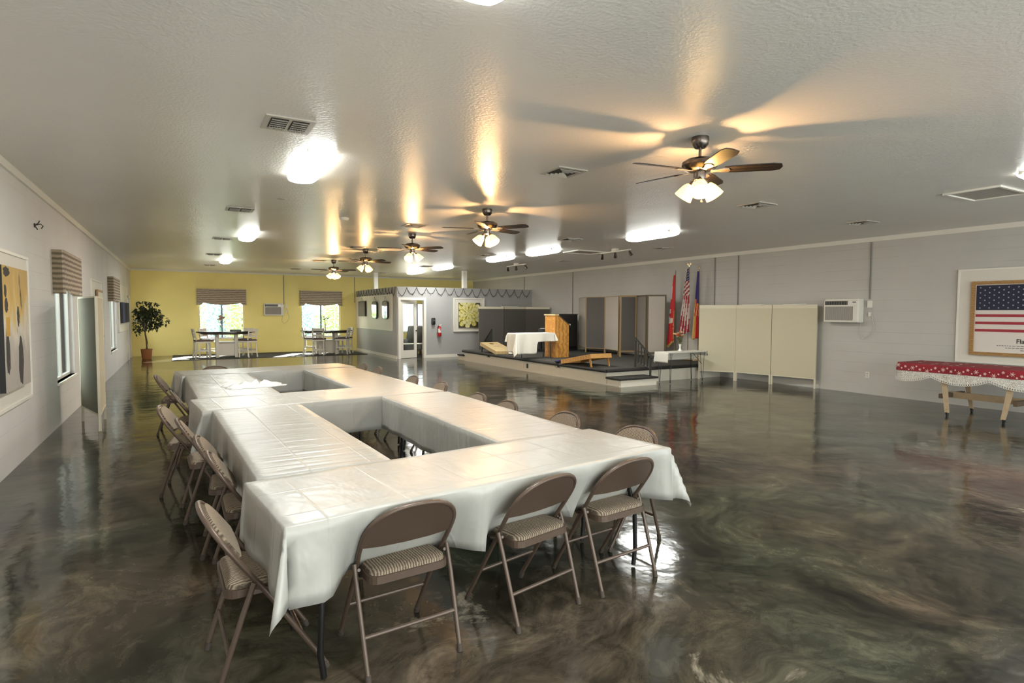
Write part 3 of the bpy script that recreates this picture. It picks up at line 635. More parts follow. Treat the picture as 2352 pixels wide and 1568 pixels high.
def hatch(x0, x1, y0, y1, label):
    o = thing('ceiling_hatch', label, 'ceiling hatch', ((x0+x1)/2, (y0+y1)/2, H), 0, 'attic access hatches')
    a, c = (x1-x0)/2, (y1-y0)/2; b = MB()
    b.box2((-a, -c, -0.022), (a, -c+0.035, 0)); b.box2((-a, c-0.035, -0.022), (a, c, 0)); b.box2((-a, -c+0.035, -0.022), (-a+0.035, c-0.035, 0)); b.box2((a-0.035, -c+0.035, -0.022), (a, c-0.035, 0))
    b.build('hatch_frame', M['trim_white'], o)
    MB().box2((-a+0.035, -c+0.035, -0.006), (a-0.035, c-0.035, 0)).build('hatch_panel', M['brick_hatch'], o)
hatch(8.34, 9.15, 3.13, 3.73, 'attic hatch with pale raised frame near the right edge of the picture')
hatch(8.30, 9.18, 11.35, 12.0, 'attic hatch beside the right lamp of the middle pair')
def disc(name, label, cat, x, y, r, h, m_, group=None):
    o = MB().lathe([(0, 0), (r, 0), (r*0.96, -h*0.5), (r*0.7, -h), (0, -h)], (0, 0, 0), 20).build(name, m_, smooth=True); o.location = (x, y, H); tag(o, label, cat, group)
disc('smoke_detector', 'round smoke detector on the ceiling left of the middle fan', 'smoke detector', 2.32, 9.49, 0.075, 0.04, M['white_metal'])
disc('ceiling_cover', 'flat round cover plate on the ceiling beyond the nearest left light', 'cover plate', 1.21, 8.33, 0.06, 0.008, M['vent_paint'])
def track(x0, y0, y1, label):
    o = thing('track_light', label, 'track light', (x0, (y0+y1)/2, H), 0, 'unlit spotlight bars over the stage')
    hl = (y1-y0)/2
    MB().box2((-0.018, -hl, -0.075), (0.018, hl, -0.05)).box2((-0.05, -0.07, -0.05), (0.05, 0.07, 0)).build('rail', M['white_metal'], o)
    for t, ang in ((-0.95, -25), (0.0, 20), (0.9, 30)):
        q = Matrix.Rotation(R(ang), 3, 'X') @ Matrix.Rotation(R(-20), 3, 'Y'); c = Vector((0, t*hl, -0.125)); ax = q @ Vector((0, 0, -1))
        MB().cyl((0, t*hl, -0.07), tuple(c), 0.008).lathe([(0, 0), (0.028, 0), (0.036, 0.05), (0.042, 0.115), (0.036, 0.115), (0.0, 0.06)], c-ax*0.03, 16, ax).build('spot_head', M['bronze'], o, smooth=True)
track(8.94, 10.23, 11.30, 'unlit three headed spotlight bar beside the ceiling hatch over the stage')
track(8.97, 14.90, 16.03, 'unlit three headed spotlight bar farther back over the stage')

# ------------------------------------------------------------------ stage
ST = 0.36; SX0, SY0, SY1 = 8.23, 10.16, 17.68
stg = thing('stage', 'low cream fronted stage with charcoal carpet along the right wall', 'stage', (SX0, SY0, 0))
LX, LY = XR-SX0-0.005, SY1-SY0
MB().box2((0.02, 0.02, 0), (LX, LY-0.02, ST-0.03)).build('stage_base', M['stage_white'], stg)
MB().box2((-0.03, -0.03, ST-0.03), (LX, LY, ST)).build('stage_carpet', M['carpet'], stg)
b = MB(); b.cyl((-0.03, -0.03, ST-0.045), (-0.03, LY, ST-0.045), 0.035, seg=12); b.cyl((-0.03, -0.03, ST-0.045), (LX, -0.03, ST-0.045), 0.035, seg=12); b.build('carpet_nosing', M['carpet_edge'], stg, smooth=True)
b = MB(); b.box2((0.008, -0.44, 0), (0.02, LY-0.02, 0.03)); b.build('skirting', M['trim_white'], stg)
def step(y0, y1, nm):
    p_ = MB().box2((0.02, y0, 0), (1.05, y1, 0.145)).build('step_base', M['stage_white'], stg)
    MB().box2((-0.03, y0-0.03, 0.145), (1.09, y1, 0.19), bev=0.012).build('step_tread', M['carpet_edge'], p_)
step(-0.47, 0.0, 'near'); step(LY-0.02, LY+0.45, 'far')
def wall_box(name, label, cat, c, dims, m_, slots=True, axis='x', group=None):
    o = thing(name, label, cat, c, 0, group)
    if axis == 'x':
        MB().box((0, 0, 0), (0.008, dims[0], dims[1]), bev=0.002).build('cover_plate', m_, o)
        if slots:
            for s in (-1, 1): MB().box((-0.005, 0, s*0.022), (0.003, dims[0]*0.45, 0.026)).build('socket', M['cord'] if m_ is not M['wire_dark'] else M['dark'], o)
    return o
wall_box('power_outlet', 'brown outlet on the cream stage front', 'outlet', (SX0+0.015, 13.58, 0.15), (0.075, 0.12), M['wire_dark'])
wall_box('power_outlet', 'white outlet low on the right wall, left of the red draped table', 'outlet', (XR-0.005, 6.53, 0.39), (0.075, 0.12), M['trim_white'])
for y, l in ((15.85, 'small round latch under the carpet edge of the stage, farther one'), (12.05, 'small round latch with a loop of cable under the stage edge, nearer one')):
    o = thing('stage_latch', l, 'latch', (SX0, y, 0.262), 0)
    MB().cyl((0.018, 0, 0), (-0.03, 0, 0), 0.022, seg=16).build('knob', M['wire_dark'], o, smooth=True)
    MB().tube([(-0.01, 0.02+0.12*t, -0.01-0.035*math.sin(t*math.pi)+0.02*t) for t in [i/8 for i in range(9)]], 0.004).tube([(-0.01, -0.02-0.12*t, -0.01-0.03*math.sin(t*math.pi)+0.02*t) for t in [i/8 for i in range(9)]], 0.004).build('cable_loop', M['wire_dark'], o)
def railing(x, y0, z0, y1, z1, label, hgt=0.66):
    """sloping stair rail: upper end at (y0, z0), lower end at (y1, z1) (z = foot heights)"""
    o = thing('stair_railing', label, 'railing', (x, y0, z0), 0, 'stair railings of the stage'); dy = y1-y0; dz = z1-z0
    top0, top1 = hgt, hgt-0.52+0.16
    a = Vector((0, 0, top0)); c = Vector((0, dy, top1-0.0)); c.z = top0-0.36
    e = (c-a).normalized()
    m0 = a-e*0.03; m1 = c+e*0.10
    MB().box((m0+m1)/2, (0.045, (m1-m0).length, 0.025), rot=Matrix.Rotation(math.atan2(e.z, e.y) if e.y > 0 else math.pi-math.atan2(e.z, -e.y)*-1*-1, 3, 'X')).build('handrail', M['rail'], o)
    for i in range(6):
        t = i/5; y = dy*t; zt = a.z+(c.z-a.z)*t
        zb = (0.0 if i == 0 else (dz if i == 5 else 0.12+(dz)*t*0.6)); r = 0.017 if i in (0, 5) else 0.011
        MB().box2((-r, y-r, zb), (r, y+r, zt)).build('post' if i in (0, 5) else 'baluster', M['rail'], o)
    bz = lambda t: 0.12+dz*t*0.6
    m0 = Vector((0, 0, bz(0))); m1 = Vector((0, dy, bz(1))); e = (m1-m0).normalized()
    MB().tube([m0, m1], 0.012, seg=4).build('lower_rail', M['rail'], o)
railing(9.14, 10.24, ST, 9.74, 0.19, 'black stair railing at the near end of the stage beside the narrow table')
railing(9.26, 17.62, ST, 18.08, 0.19, 'black stair railing at the far end of the stage before the dark screens')

# ------------------------------------------------------------------ folding screens
def screen(name, label, pts, z0, zb, zt, panels, frame, style='plain', cat='folding screen', thick=0.03, group=None, edge=0.035):
    """pts: plan polyline of hinges, panels: fabric of each leaf; zb, zt bottom and top of the fabric"""
    o = thing(name, label, cat, (pts[0][0], pts[0][1], z0), 0, group)
    ox, oy = pts[0][:2]
    for i, (p0, p1) in enumerate(zip(pts, pts[1:])):
        a = Vector((p0[0]-ox, p0[1]-oy, 0)); c = Vector((p1[0]-ox, p1[1]-oy, 0)); e = (c-a); L = e.length; e.normalize(); ang = math.atan2(e.y, e.x); q = Matrix.Rotation(ang, 3, 'Z')
        a = a+e*0.006; L -= 0.012; mid = a+e*L/2
        f = MB(); w_ = edge
        for s in (0, 1):
            pc = a+e*(w_/2 if s == 0 else L-w_/2)
            f.box((pc.x, pc.y, (zt+0.0)/2), (w_, thick, zt), rot=q)
        f.box((mid.x, mid.y, zt-w_/2), (L-2*w_, thick, w_), rot=q); f.box((mid.x, mid.y, zb+w_/2), (L-2*w_, thick, w_), rot=q)
        fr = f.build('leaf_frame', frame[i] if isinstance(frame, list) else frame, o)
        g = MB()
        if style == 'skin': g.box((mid.x, mid.y, (zb+zt-0.0)/2), (L, thick+0.008, zt-zb-0.05), rot=q); g.mi = 1; g.box((mid.x, mid.y, zt-0.035), (L, thick+0.012, 0.08), rot=q)
        else: g.box((mid.x, mid.y, (zb+zt)/2), (L-2*w_+0.004, thick*0.7, zt-zb-2*w_), rot=q)
        g.build('fabric_panel', [panels[i], M['screen_cream']], o)
    return o
screen('folding_screen', 'tan three leaf folding screen beside the stage on the right', [(11.0, 10.06), (11.50, 9.37), (11.655, 8.52), (11.80, 7.53)], 0, 0.20, 1.80, [M['tan_fabric']]*3, M['screen_cream'], 'skin')
screen('folding_screen', 'charcoal folding screen behind the far end of the stage', [(9.10, 18.30), (10.03, 18.15), (10.97, 18.22), (11.86, 17.96)], 0, 0.20, 1.81, [M['dark_fabric']]*3, M['screen_cream'], 'skin')
screen('folding_screen', 'olive grey folding screen with cream edges by the left wall windows', [(-1.27, 10.48), (-0.96, 9.46), (-1.0, 10.50)], 0, 0.21, 1.81, [M['olive_fabric'], M['tan_fabric']], M['screen_cream'], 'plain', edge=0.02)
screen('folding_screen', 'far timber framed screen on the stage, pale and dark grey leaves, beside the piano', [(11.74, 15.97), (11.17, 14.84), (11.45, 14.22), (11.2, 13.28)], ST, 0.13, 1.75, [M['light_fabric'], M['dark_fabric'], M['light_fabric']], M['screen_wood'], thick=0.025, edge=0.02)
screen('folding_screen', 'near timber framed screen on the stage, dark and pale leaves, beside the flags', [(10.87, 12.86), (11.38, 12.71), (11.13, 12.04), (11.52, 11.68)], ST, 0.13, 1.75, [M['dark_fabric'], M['mauve_fabric'], M['light_fabric']], [M['screen_wood'], M['screen_dark_wood'], M['screen_dark_wood']], thick=0.025, edge=0.045)
for (x, y, z, l_, a, lab) in [(11.62, 9.02, 1.802, 0.62, 80, 'flat white strip lying on top of the tan screen, left one'), (11.76, 8.05, 1.802, 0.56, 82, 'flat white strip lying on top of the tan screen, right one'),
                              (10.28, 18.17, 1.812, 0.66, 4, 'flat white strip lying on top of the charcoal screen')]:
    o = MB().box((0, 0, 0.009), (l_, 0.07, 0.018), bev=0.004).build('card_strip', M['trim_white']); o.location = (x, y, z); o.rotation_euler = (0, 0, R(a)); tag(o, lab, 'card strip')

# ------------------------------------------------------------------ tablecloths
def cloth(name, label, loc, rz, L, W, top, hang, material, seed, cat='tablecloth', group=None, step=0.045, flare=0.05, wave=0.016, lift=0.0, varhang=None, cflare=0.2, push=None):
    """cloth over an L x W table centred at loc; hang = (-x, +x, -y, +y) overhangs"""
    rnd = random.Random(seed); ph = [rnd.uniform(0, 6.28) for _ in range(8)]
    hx0, hx1, hy0, hy1 = hang
    def axis(n0, n1, half):
        xs = [-half-n0+i*(n0)/max(1, round(n0/step)) for i in range(max(1, round(n0/step)))] if n0 > 0 else []
        m_ = max(2, round(2*half/step)); xs += [-half+2*half*i/m_ for i in range(m_+1)]
        k = max(1, round(n1/step))
        if n1 > 0: xs += [half+n1*(i+1)/k for i in range(k)]
        return xs
    X, Y = axis(hx0, hx1, L/2), axis(hy0, hy1, W/2)
    X = sorted(X + [e_ for e_, h_ in ((-L/2-0.007, hx0), (L/2+0.007, hx1)) if h_ > 0.03]); Y = sorted(Y + [e_ for e_, h_ in ((-W/2-0.007, hy0), (W/2+0.007, hy1)) if h_ > 0.03])
    b = MB(); rows = []
    for x in X:
        row = []
        for y in Y:
            cx, cy = max(-L/2, min(L/2, x)), max(-W/2, min(W/2, y)); dx, dy = x-cx, y-cy; d = math.hypot(dx, dy)
            z = top + 0.0012*math.sin(7*x+ph[0])*math.sin(9*y+ph[1])
            px, py = cx, cy
            if d > 1e-6:
                if varhang and d > 1e-6:
                    sc = varhang(x, y, dx, dy); d2 = d*sc
                else: d2 = d
                ux, uy = dx/d, dy/d
                corner = 2*abs(ux*uy)
                s = (cy if abs(ux) > abs(uy) else cx)
                fold = math.sin(s*9+ph[2]) * 0.6 + math.sin(s*17+ph[3])*0.4
                out = 0.006 + flare*d2 + wave*fold*(d2/0.3)*(1-corner) + cflare*(corner**1.5)*d2
                if corner > 0.02: out += 0.10*d2*math.sin(6*math.atan2(abs(uy), abs(ux))+ph[4])*corner
                if push and uy < -0.3:
                    k = push(cx)*min(1, -uy)**2
                    out = out*(1-k) - k*(0.70*max(0, d2-0.05))
                px += ux*out; py += uy*out
                z = top - 0.004 - max(0.0, d2-0.006)*(1-0.17*corner)
            row.append(b.bm.verts.new((px, py, z+lift)))
        rows.append(row)
    for i in range(len(X)-1):
        for j in range(len(Y)-1): b.bm.faces.new((rows[i][j], rows[i+1][j], rows[i+1][j+1], rows[i][j+1]))
    o = b.build(name, material, smooth=False); o.data.shade_smooth(); o.location = loc; o.rotation_euler = (0, 0, rz)
    md = o.modifiers.new('thickness', 'SOLIDIFY'); md.thickness = 0.0015; md.offset = 1
    return tag(o, label, cat, group)

def banquet_table():
    t = thing('folding_table', 'tmp', 'table', (0, 0, 0), 0, 'folding tables under the white covers')
    MB().box((0, 0, 0.728), (2.29, 0.695, 0.044), bev=0.012).build('tabletop', M['plastic_top'], t)
    for s in (-1, 1):
        for y in (-0.24, 0.24):
            x = s*0.93
            MB().tube([(s*0.80, y*0.86, 0.70), (x, y*0.9, 0.60), (s*0.99, y, 0.35), (s*1.0, y, 0.12), (s*0.985, y, 0.012)], 0.014, 10).build('leg', M['black_metal'], t, smooth=True)
        MB().tube([(s*0.98, -0.24, 0.36), (s*0.98, 0.24, 0.36)], 0.011, 8).build('cross_bar', M['black_metal'], t, smooth=True)
        MB().tube([(s*0.30, 0, 0.70), (s*0.55, 0, 0.60), (s*0.98, 0, 0.36)], 0.010, 8).build('brace', M['black_metal'], t, smooth=True)
    return t
bt = banquet_table()
CM = [cloth_mat('white plastic cover %d' % i, a, i) for i, a in enumerate([(5, 3.2, 3), (17, 1.3, 3), (13, 1.6, 3), (4, 5, 3), (5, 4, 3), (6, 2, 3), (3, 3, 3)])]
def PUSH(x):  # the chair backs along the near side press the cover inwards
    k = 0.0
    for c in (-0.61, 0.15, 0.755): k = max(k, max(0.0, min(1.0, (0.43-abs(x-c))/0.22)))
    return k*k*(3-2*k)
FT = [  # centre x, y, rotation, length, width, hang(-x,+x,-y,+y), what
    (1.468, 2.895, 6.2, 2.335, 0.73, (0.30, 0.30, 0.33, 0.02), 'crosswise at the near end'),
    (0.638, 4.420, 92.3, 2.43, 0.715, (0.02, 0.02, 0.05, 0.30), 'lengthwise along the near left side'),
    (2.150, 4.540, 90.9, 2.43, 0.73, (0.02, 0.02, 0.30, 0.31), 'lengthwise along the near right side'),
    (1.270, 6.085, 5.6, 2.32, 0.79, (0.30, 0.30, 0.33, 0.02), 'crosswise in the middle of the run'),
    (0.475, 7.640, 92.2, 2.34, 0.755, (0.02, 0.06, 0.05, 0.28), 'lengthwise along the far left side'),
    (2.000, 7.75, 92.6, 2.42, 0.74, (0.02, 0.02, 0.30, 0.30), 'lengthwise along the far right side'),
    (1.150, 9.33, 7.0, 2.38, 0.74, (0.30, 0.30, 0.33, 0.30), 'crosswise at the far end')]
for i, (x, y, a, L_, W_, hg, what) in enumerate(FT):
    tb = bt if i == 0 else dup(bt, (x, y, 0), R(a), '')
    tb.location = (x, y, 0); tb.rotation_euler = (0, 0, R(a)); tb['label'] = 'folding banquet table ' + what + ', under its white cover'
    h = list(hg)
    if i in (1, 4): h = [0.02, 0.02, 0.03, 0.29]      # rotated 90: local +y is the left (-x world) side
    if i in (2, 5): h = [0.02, 0.02, 0.26, 0.31]; h = [0.02, 0.02, 0.26, 0.31]
    lift = {0: 0.004, 1: 0.0, 2: 0.0, 3: 0.004, 4: 0.0, 5: 0.0, 6: -0.001}[i]
    c_ = cloth('tablecloth', 'white plastic table cover on the table ' + what, (x, y, 0), R(a), L_, W_, 0.757, h, CM[i], 20+i, group='white plastic covers on the banquet tables', lift=lift, push=PUSH if i == 0 else None,
               wave=0.02 if i in (0, 1) else 0.012, flare=0.06)
# crumpled plastic on the far left table
def crumple():
    rnd = random.Random(5)
    o = MB(); n = 26
    hts = [[0]*(n+1) for _ in range(n+1)]
    from mathutils import noise
    def f(u, v):
        x, y = (u-0.5)*0.62, (v-0.5)*0.42
        r = math.hypot(x/0.31, y/0.21); k = max(0, 1-r**3)
        h = abs(noise.noise(Vector((x*9, y*12, 1.7))))*0.085 + abs(noise.noise(Vector((x*22, y*25, 4.2))))*0.03
        return (x+0.02*math.sin(y*40), y+0.02*math.sin(x*30), 0.002+h*k)
    ob = o.grid(n, n, f).build('crumpled_plastic', M['cover_clear'], smooth=True)
    ob.location = (0.73, 7.25, 0.760); ob.rotation_euler = (0, 0, R(12))
    md = ob.modifiers.new('thickness', 'SOLIDIFY'); md.thickness = 0.001
    tag(ob, 'crumpled heap of white plastic on the far left table cover', 'plastic sheet')
M['cover_clear'] = mat('crumpled white plastic', (0.80, 0.79, 0.76), 0.25, bump=0.5, bscale=30, bdist=0.01)
crumple()

# ------------------------------------------------------------------ folding chairs (local +y = facing direction, origin between the rear feet)
def folding_chair():
    o = thing('folding_chair', 'tmp', 'chair', (0, 0, 0), 0, 'tan metal folding chairs around the tables')
    TR = 0.0115
    def bp(u, v):  # point on the plane of the back: v = height
        y = 0.20-(v-0.42)*(0.235/0.345); return Vector((u, y, v))
    side = [Vector((0.205, 0.455, 0.015)), Vector((0.208, 0.20, 0.42))]
    ang_ = [R(a_) for a_ in (0, 9, 18, 27, 36, 45, 54, 63, 72, 80, 86)]
    arc = [bp(0.216, 0.48), bp(0.221, 0.54)] + [bp(0.222*math.cos(a_)**0.82, 0.60+0.162*math.sin(a_)**0.86) for a_ in ang_]
    path = side+arc; left = [Vector((-p.x, p.y, p.z)) for p in path[::-1]]
    MB().tube(path+left, TR, 10).build('back_frame', M['chair_metal'], o, smooth=True)
    # backrest panel: steel shell behind, striped pad in front
    pr = [bp(0.214, 0.565)] + [bp(0.214*math.cos(a_)**0.82, 0.60+0.155*math.sin(a_)**0.86) for a_ in ang_] + [bp(0.0, 0.755)]
    out = pr + [Vector((-p.x, p.y, p.z)) for p in pr[-2::-1]] + [bp(-0.12, 0.553), bp(0, 0.549), bp(0.12, 0.553)]
    nrm = Vector((0, 0.345, 0.235)).normalized()
    MB().prism([p-nrm*0.006 for p in out], nrm*0.010).build('backrest', M['chair_metal'], o)
    pad = [Vector((p.x*0.93, p.y, p.z)) for p in out]; cz = 0.655
    pad = [Vector((p.x, p.y-(p.z-cz)*0.10*-0.68, p.z-(p.z-cz)*0.10)) for p in pad]
    MB().prism([p+nrm*0.004 for p in pad], nrm*0.016).build('back_pad', M['chair_fabric'], o)
    # seat pan and cushion
    def rr(hw0, hw1, y0, y1, z, r=0.05):
        pts = []
        for (sx, yy, a0) in [(1, y1, 0), (-1, y1, 90), (-1, y0, 180), (1, y0, 270)]:
            hw = hw1 if yy == y1 else hw0; cx = sx*(hw-r); cy_ = yy-(r if yy == y1 else -r)
            for k in range(5):
                a = R(a0+k*22.5); pts.append(Vector((cx+r*math.cos(a), cy_+r*math.sin(a), z)))
        return pts
    MB().prism(rr(0.195, 0.185, 0.045, 0.445, 0.405), (0, 0, 0.034)).build('seat', M['chair_metal'], o)
    b = MB(); a = rr(0.185, 0.175, 0.055, 0.435, 0.439); c = rr(0.182, 0.172, 0.058, 0.432, 0.456); d_ = rr(0.160, 0.150, 0.08, 0.41, 0.468)
    va_ = [[b.bm.verts.new(p) for p in ring] for ring in (a, c, d_)]
    for r0, r1 in zip(va_, va_[1:]):
        for k in range(len(r0)): b.bm.faces.new((r0[k], r0[(k+1) % len(r0)], r1[(k+1) % len(r0)], r1[k]))
    b.bm.faces.new(va_[-1]); b.bm.faces.new(va_[0][::-1]); b.build('seat_pad', M['chair_fabric'], o, smooth=True)
    for s in (-1, 1):
        l = MB().tube([(s*0.232, 0.155, 0.475), (s*0.232, 0.11, 0.35), (s*0.225, 0.004, 0.02)], TR, 10).build('rear_leg', M['chair_metal'], o, smooth=True)
        MB().cyl((s*0.2245, 0.002, 0.0), (s*0.2255, 0.01, 0.035), 0.0145, seg=10).build('rubber_foot', M['foot_cap'], l, smooth=True)
        MB().cyl((s*0.205, 0.457, 0.0), (s*0.205, 0.442, 0.03), 0.0145, seg=10).build('rubber_foot', M['foot_cap'], o, smooth=True)
        MB().tube([(s*0.215, 0.14, 0.45), (s*0.2, 0.25, 0.415)], 0.008, 6).build('hinge_bar', M['chair_metal'], o, smooth=True)
    MB().tube([(-0.222, 0.055, 0.178), (0.222, 0.055, 0.178)], 0.009, 8).build('rear_stretcher', M['chair_metal'], o, smooth=True)
    MB().tube([(-0.206, 0.345, 0.20), (0.206, 0.345, 0.20)], 0.009, 8).build('front_stretcher', M['chair_metal'], o, smooth=True)
    return o
fc = folding_chair()
CH = [(0.90, 2.44, 4, 'near row folding chair at the left, seen from behind at the bottom of the picture'),
      (1.665, 2.495, 12, 'middle one of the three folding chairs seen from behind along the near table'),
      (2.270, 2.56, 6, 'right hand one of the three folding chairs seen from behind along the near table'),
      (0.085, 2.835, -88, 'folding chair at the near left table corner, turned sideways beside the hanging cloth corner'),
      (0.155, 3.88, -90, 'left side folding chair, second from the camera, its pale seat partly under the cloth'),
      (0.105, 4.43, -94, 'left side folding chair, third from the camera'),
      (-0.01, 5.20, -88, 'left side folding chair, fourth from the camera'),
      (-0.15, 6.04, -97, 'left side folding chair, fifth from the camera, standing out from the table'),
      (-0.07, 7.12, -86, 'left side folding chair, sixth from the camera, beside the middle crosswise table'),
      (-0.27, 9.00, -94, 'farthest folding chair on the left side, by the loose cloth corner'),
      (2.93, 3.24, 93, 'right side folding chair nearest the camera, behind the near right table corner'),
      (2.82, 4.00, 90, 'right side folding chair, second from the camera'),
      (2.70, 4.80, 90, 'right side folding chair, third from the camera, only its top showing'),
      (2.68, 5.40, 90, 'right side folding chair, fourth from the camera, only its top showing'),
      (2.74, 6.52, 88, 'right side folding chair beside the middle crosswise table, rounded back showing'),
      (2.67, 7.32, 90, 'right side folding chair beyond the middle crosswise table, lower back showing'),
      (2.62, 8.72, 90, 'right side folding chair, second from the far end'),
      (2.60, 9.45, 90, 'right side folding chair at the far end of the run'),
      (0.46, 10.05, 184, 'folding chair behind the far end of the tables, only its dark top edge showing')]
for i, (x, y, a, l) in enumerate(CH):
    if i == 0: fc.location = (x, y, 0); fc.rotation_euler = (0, 0, R(a)); fc['label'] = l
    else: dup(fc, (x, y, 0), R(a), l)

# ------------------------------------------------------------------ counter height dining sets on the carpet
struct(MB().box2((-0.25, 21.95, 0), (6.2, YB-0.01, 0.012)).build('floor_carpet', M['carpet']))
def dining_table(loc, label, rx=0.95, ry=0.55):
    o = thing('dining_table', label, 'table', loc, 0, 'round dark topped counter tables')
    pts = [(rx*math.cos(2*math.pi*k/40)*(1.0), ry*math.sin(2*math.pi*k/40), 0.86) for k in range(40)]
    MB().prism(pts, (0, 0, 0.045)).build('tabletop', M['dining_top'], o)
    MB().prism([(p[0]*0.86, p[1]*0.86, 0.80) for p in pts], (0, 0, 0.06)).build('apron', M['table_dark'], o)
    MB().box2((-0.26, -0.20, 0.06), (0.26, 0.20, 0.52)).build('pedestal_box', M['dining_white'], o)
    for sx in (-1, 1):
        for sy in (-1, 1):
            MB().box2((sx*0.30-0.05, sy*0.23-0.05, 0), (sx*0.30+0.05, sy*0.23+0.05, 0.80)).build('corner_post', M['dining_white'], o)
    MB().box2((-0.33, -0.26, 0.52), (0.33, 0.26, 0.55)).build('shelf', M['dining_white'], o)
    return o
dining_table((1.42, 22.85, 0.012), 'dark topped counter table before the left yellow wall window')
dining_table((4.86, 22.75, 0.012), 'dark topped counter table before the yellow wall window nearest the office')
def dining_chair():
    o = thing('dining_chair', 'tmp', 'chair', (0, 0, 0), 0, 'cream counter chairs with brown seats')
    for s in (-1, 1):
        MB().tube([(s*0.19, -0.02, 0.0), (s*0.19, 0.03, 0.35), (s*0.19, 0.03, 0.58), (s*0.19, -0.05, 1.0)], 0.026, 4).build('rear_leg', M['dining_white'], o)
        MB().tube([(s*0.19, 0.42, 0.0), (s*0.18, 0.40, 0.55)], 0.025, 4).build('front_leg', M['dining_white'], o)
        MB().box2((s*0.185-0.012, 0.03, 0.24), (s*0.185+0.012, 0.40, 0.28)).build('side_stretcher', M['dining_white'], o)
    MB().box2((-0.19, 0.0, 0.17), (0.19, 0.025, 0.215)).build('rear_stretcher', M['dining_white'], o)
    MB().box2((-0.19, 0.39, 0.17), (0.19, 0.415, 0.215)).build('front_stretcher', M['dining_white'], o)
    MB().box2((-0.215, 0.0, 0.52), (0.215, 0.44, 0.575)).build('seat_rail', M['dining_white'], o)
    MB().box((0, 0.225, 0.60), (0.44, 0.45, 0.05), bev=0.018).build('seat_pad', M['brown_pad'], o)
    q = Matrix.Rotation(R(10.5), 3, 'X')
    for z, hh in ((0.945, 0.10), (0.83, 0.035), (0.74, 0.06)):
        MB().box((0, 0.03-(z-0.58)*0.19, z), (0.36, 0.02, hh), rot=q).build('back_slat', M['dining_white'], o)
    return o
dc = dining_chair()
DC = [(0.42, 22.55, -80, 'cream counter chair at the left end of the left dining set, seen side on'),
      (0.72, 23.45, -130, 'cream counter chair behind the left end of the left dining table'),
      (2.20, 22.20, 38, 'cream counter chair, right front of the left dining set, its back to the camera'),
      (2.15, 23.45, 130, 'cream counter chair at the window side right of the left dining table'),
      (4.15, 23.35, -110, 'cream counter chair at the window side left of the dining table near the office'),
      (4.42, 22.15, -20, 'cream counter chair before the dining table near the office, back to the camera'),
      (5.55, 22.30, 62, 'cream counter chair at the right front of the dining set near the office'),
      (5.85, 23.15, 100, 'cream counter chair beside the office side wall')]
for i, (x, y, a, l) in enumerate(DC):
    if i == 0: dc.location = (x, y, 0.012); dc.rotation_euler = (0, 0, R(a)); dc['label'] = l
    else: dup(dc, (x, y, 0.012), R(a), l)
def flowers(name, label, loc, vase_prof, vase_mat, n, hgt, spread, petals, seed, leafy=0.5, cat='flower vase', group=None, pet=0.022):
    o = thing(name, label, cat, loc, 0, group); rnd = random.Random(seed)
    top = vase_prof[-1][1]
    MB().lathe(vase_prof, seg=20).build('vase', vase_mat, o, smooth=True)
    st = MB(); lf = MB(); heads = []
    for k in range(n):
        a = rnd.uniform(0, 6.28); rr_ = spread*math.sqrt(rnd.random()); h = hgt*rnd.uniform(0.55, 1.0); e = Vector((rr_*math.cos(a), rr_*math.sin(a), top+h))
        st.tube([(0, 0, top*0.6), (e.x*0.4, e.y*0.4, top+h*0.45), tuple(e)], 0.0025, 4); heads.append(e)
        for j in range(int(6*leafy)+1):
            t = rnd.uniform(0.2, 0.9); c = Vector((e.x*t, e.y*t, top+h*t)); d1 = Vector((rnd.gauss(0, 1), rnd.gauss(0, 1), rnd.gauss(0.3, 0.6))).normalized()*0.05; d2 = d1.cross(Vector((0, 0, 1))).normalized()*0.014
            lf.face([c, c+d1*0.5+d2, c+d1, c+d1*0.5-d2])
    st.build('stems', M['stem_green'], o); lf.build('leaves', M['stem_green'], o)
    mats_ = petals
    fb = MB()
    for k, e in enumerate(heads):
        fb.mi = k % len(mats_)
        for j in range(7):
            a = 6.28*j/7; fb.ball(e+Vector((math.cos(a), math.sin(a), rnd.uniform(-.4, .5)))*pet*0.7, pet*0.62, 1, (1, 1, 0.7))
        fb.ball(e, pet*0.6, 1)
    fb.build('blooms', mats_, o, smooth=True)
    return o
GV = [(0.0, 0.0), (0.035, 0.0), (0.03, 0.02), (0.022, 0.10), (0.03, 0.2), (0.034, 0.22)]
flowers('flower_vase', 'slim vase of red flowers on the left dining table', (1.24, 22.75, 0.917), GV, M['glass_vase'] if 'glass_vase' in M else M['ceramic'], 9, 0.34, 0.10, [M['petal_red'], M['petal_orange'], M['petal_cream']], 3, 0.6, pet=0.035)
flowers('flower_vase', 'slim vase of yellow and green flowers on the dining table nearest the office', (4.78, 22.65, 0.917), GV, M['ceramic'], 8, 0.30, 0.13, [M['petal_cream'], M['stem_green'], M['petal_orange']], 4, 1.0, pet=0.028)
t = thing('serving_tray', 'small dark tray on the left dining table', 'tray', (1.72, 22.95, 0.917)); MB().box((0, 0, 0.008), (0.36, 0.24, 0.016), bev=0.004).build('tray_base', M['black'], t); MB().box((0, 0.115, 0.03), (0.36, 0.012, 0.04)).build('tray_rim', M['black'], t); MB().box((0, -0.115, 0.03), (0.36, 0.012, 0.04)).build('tray_rim', M['black'], t)

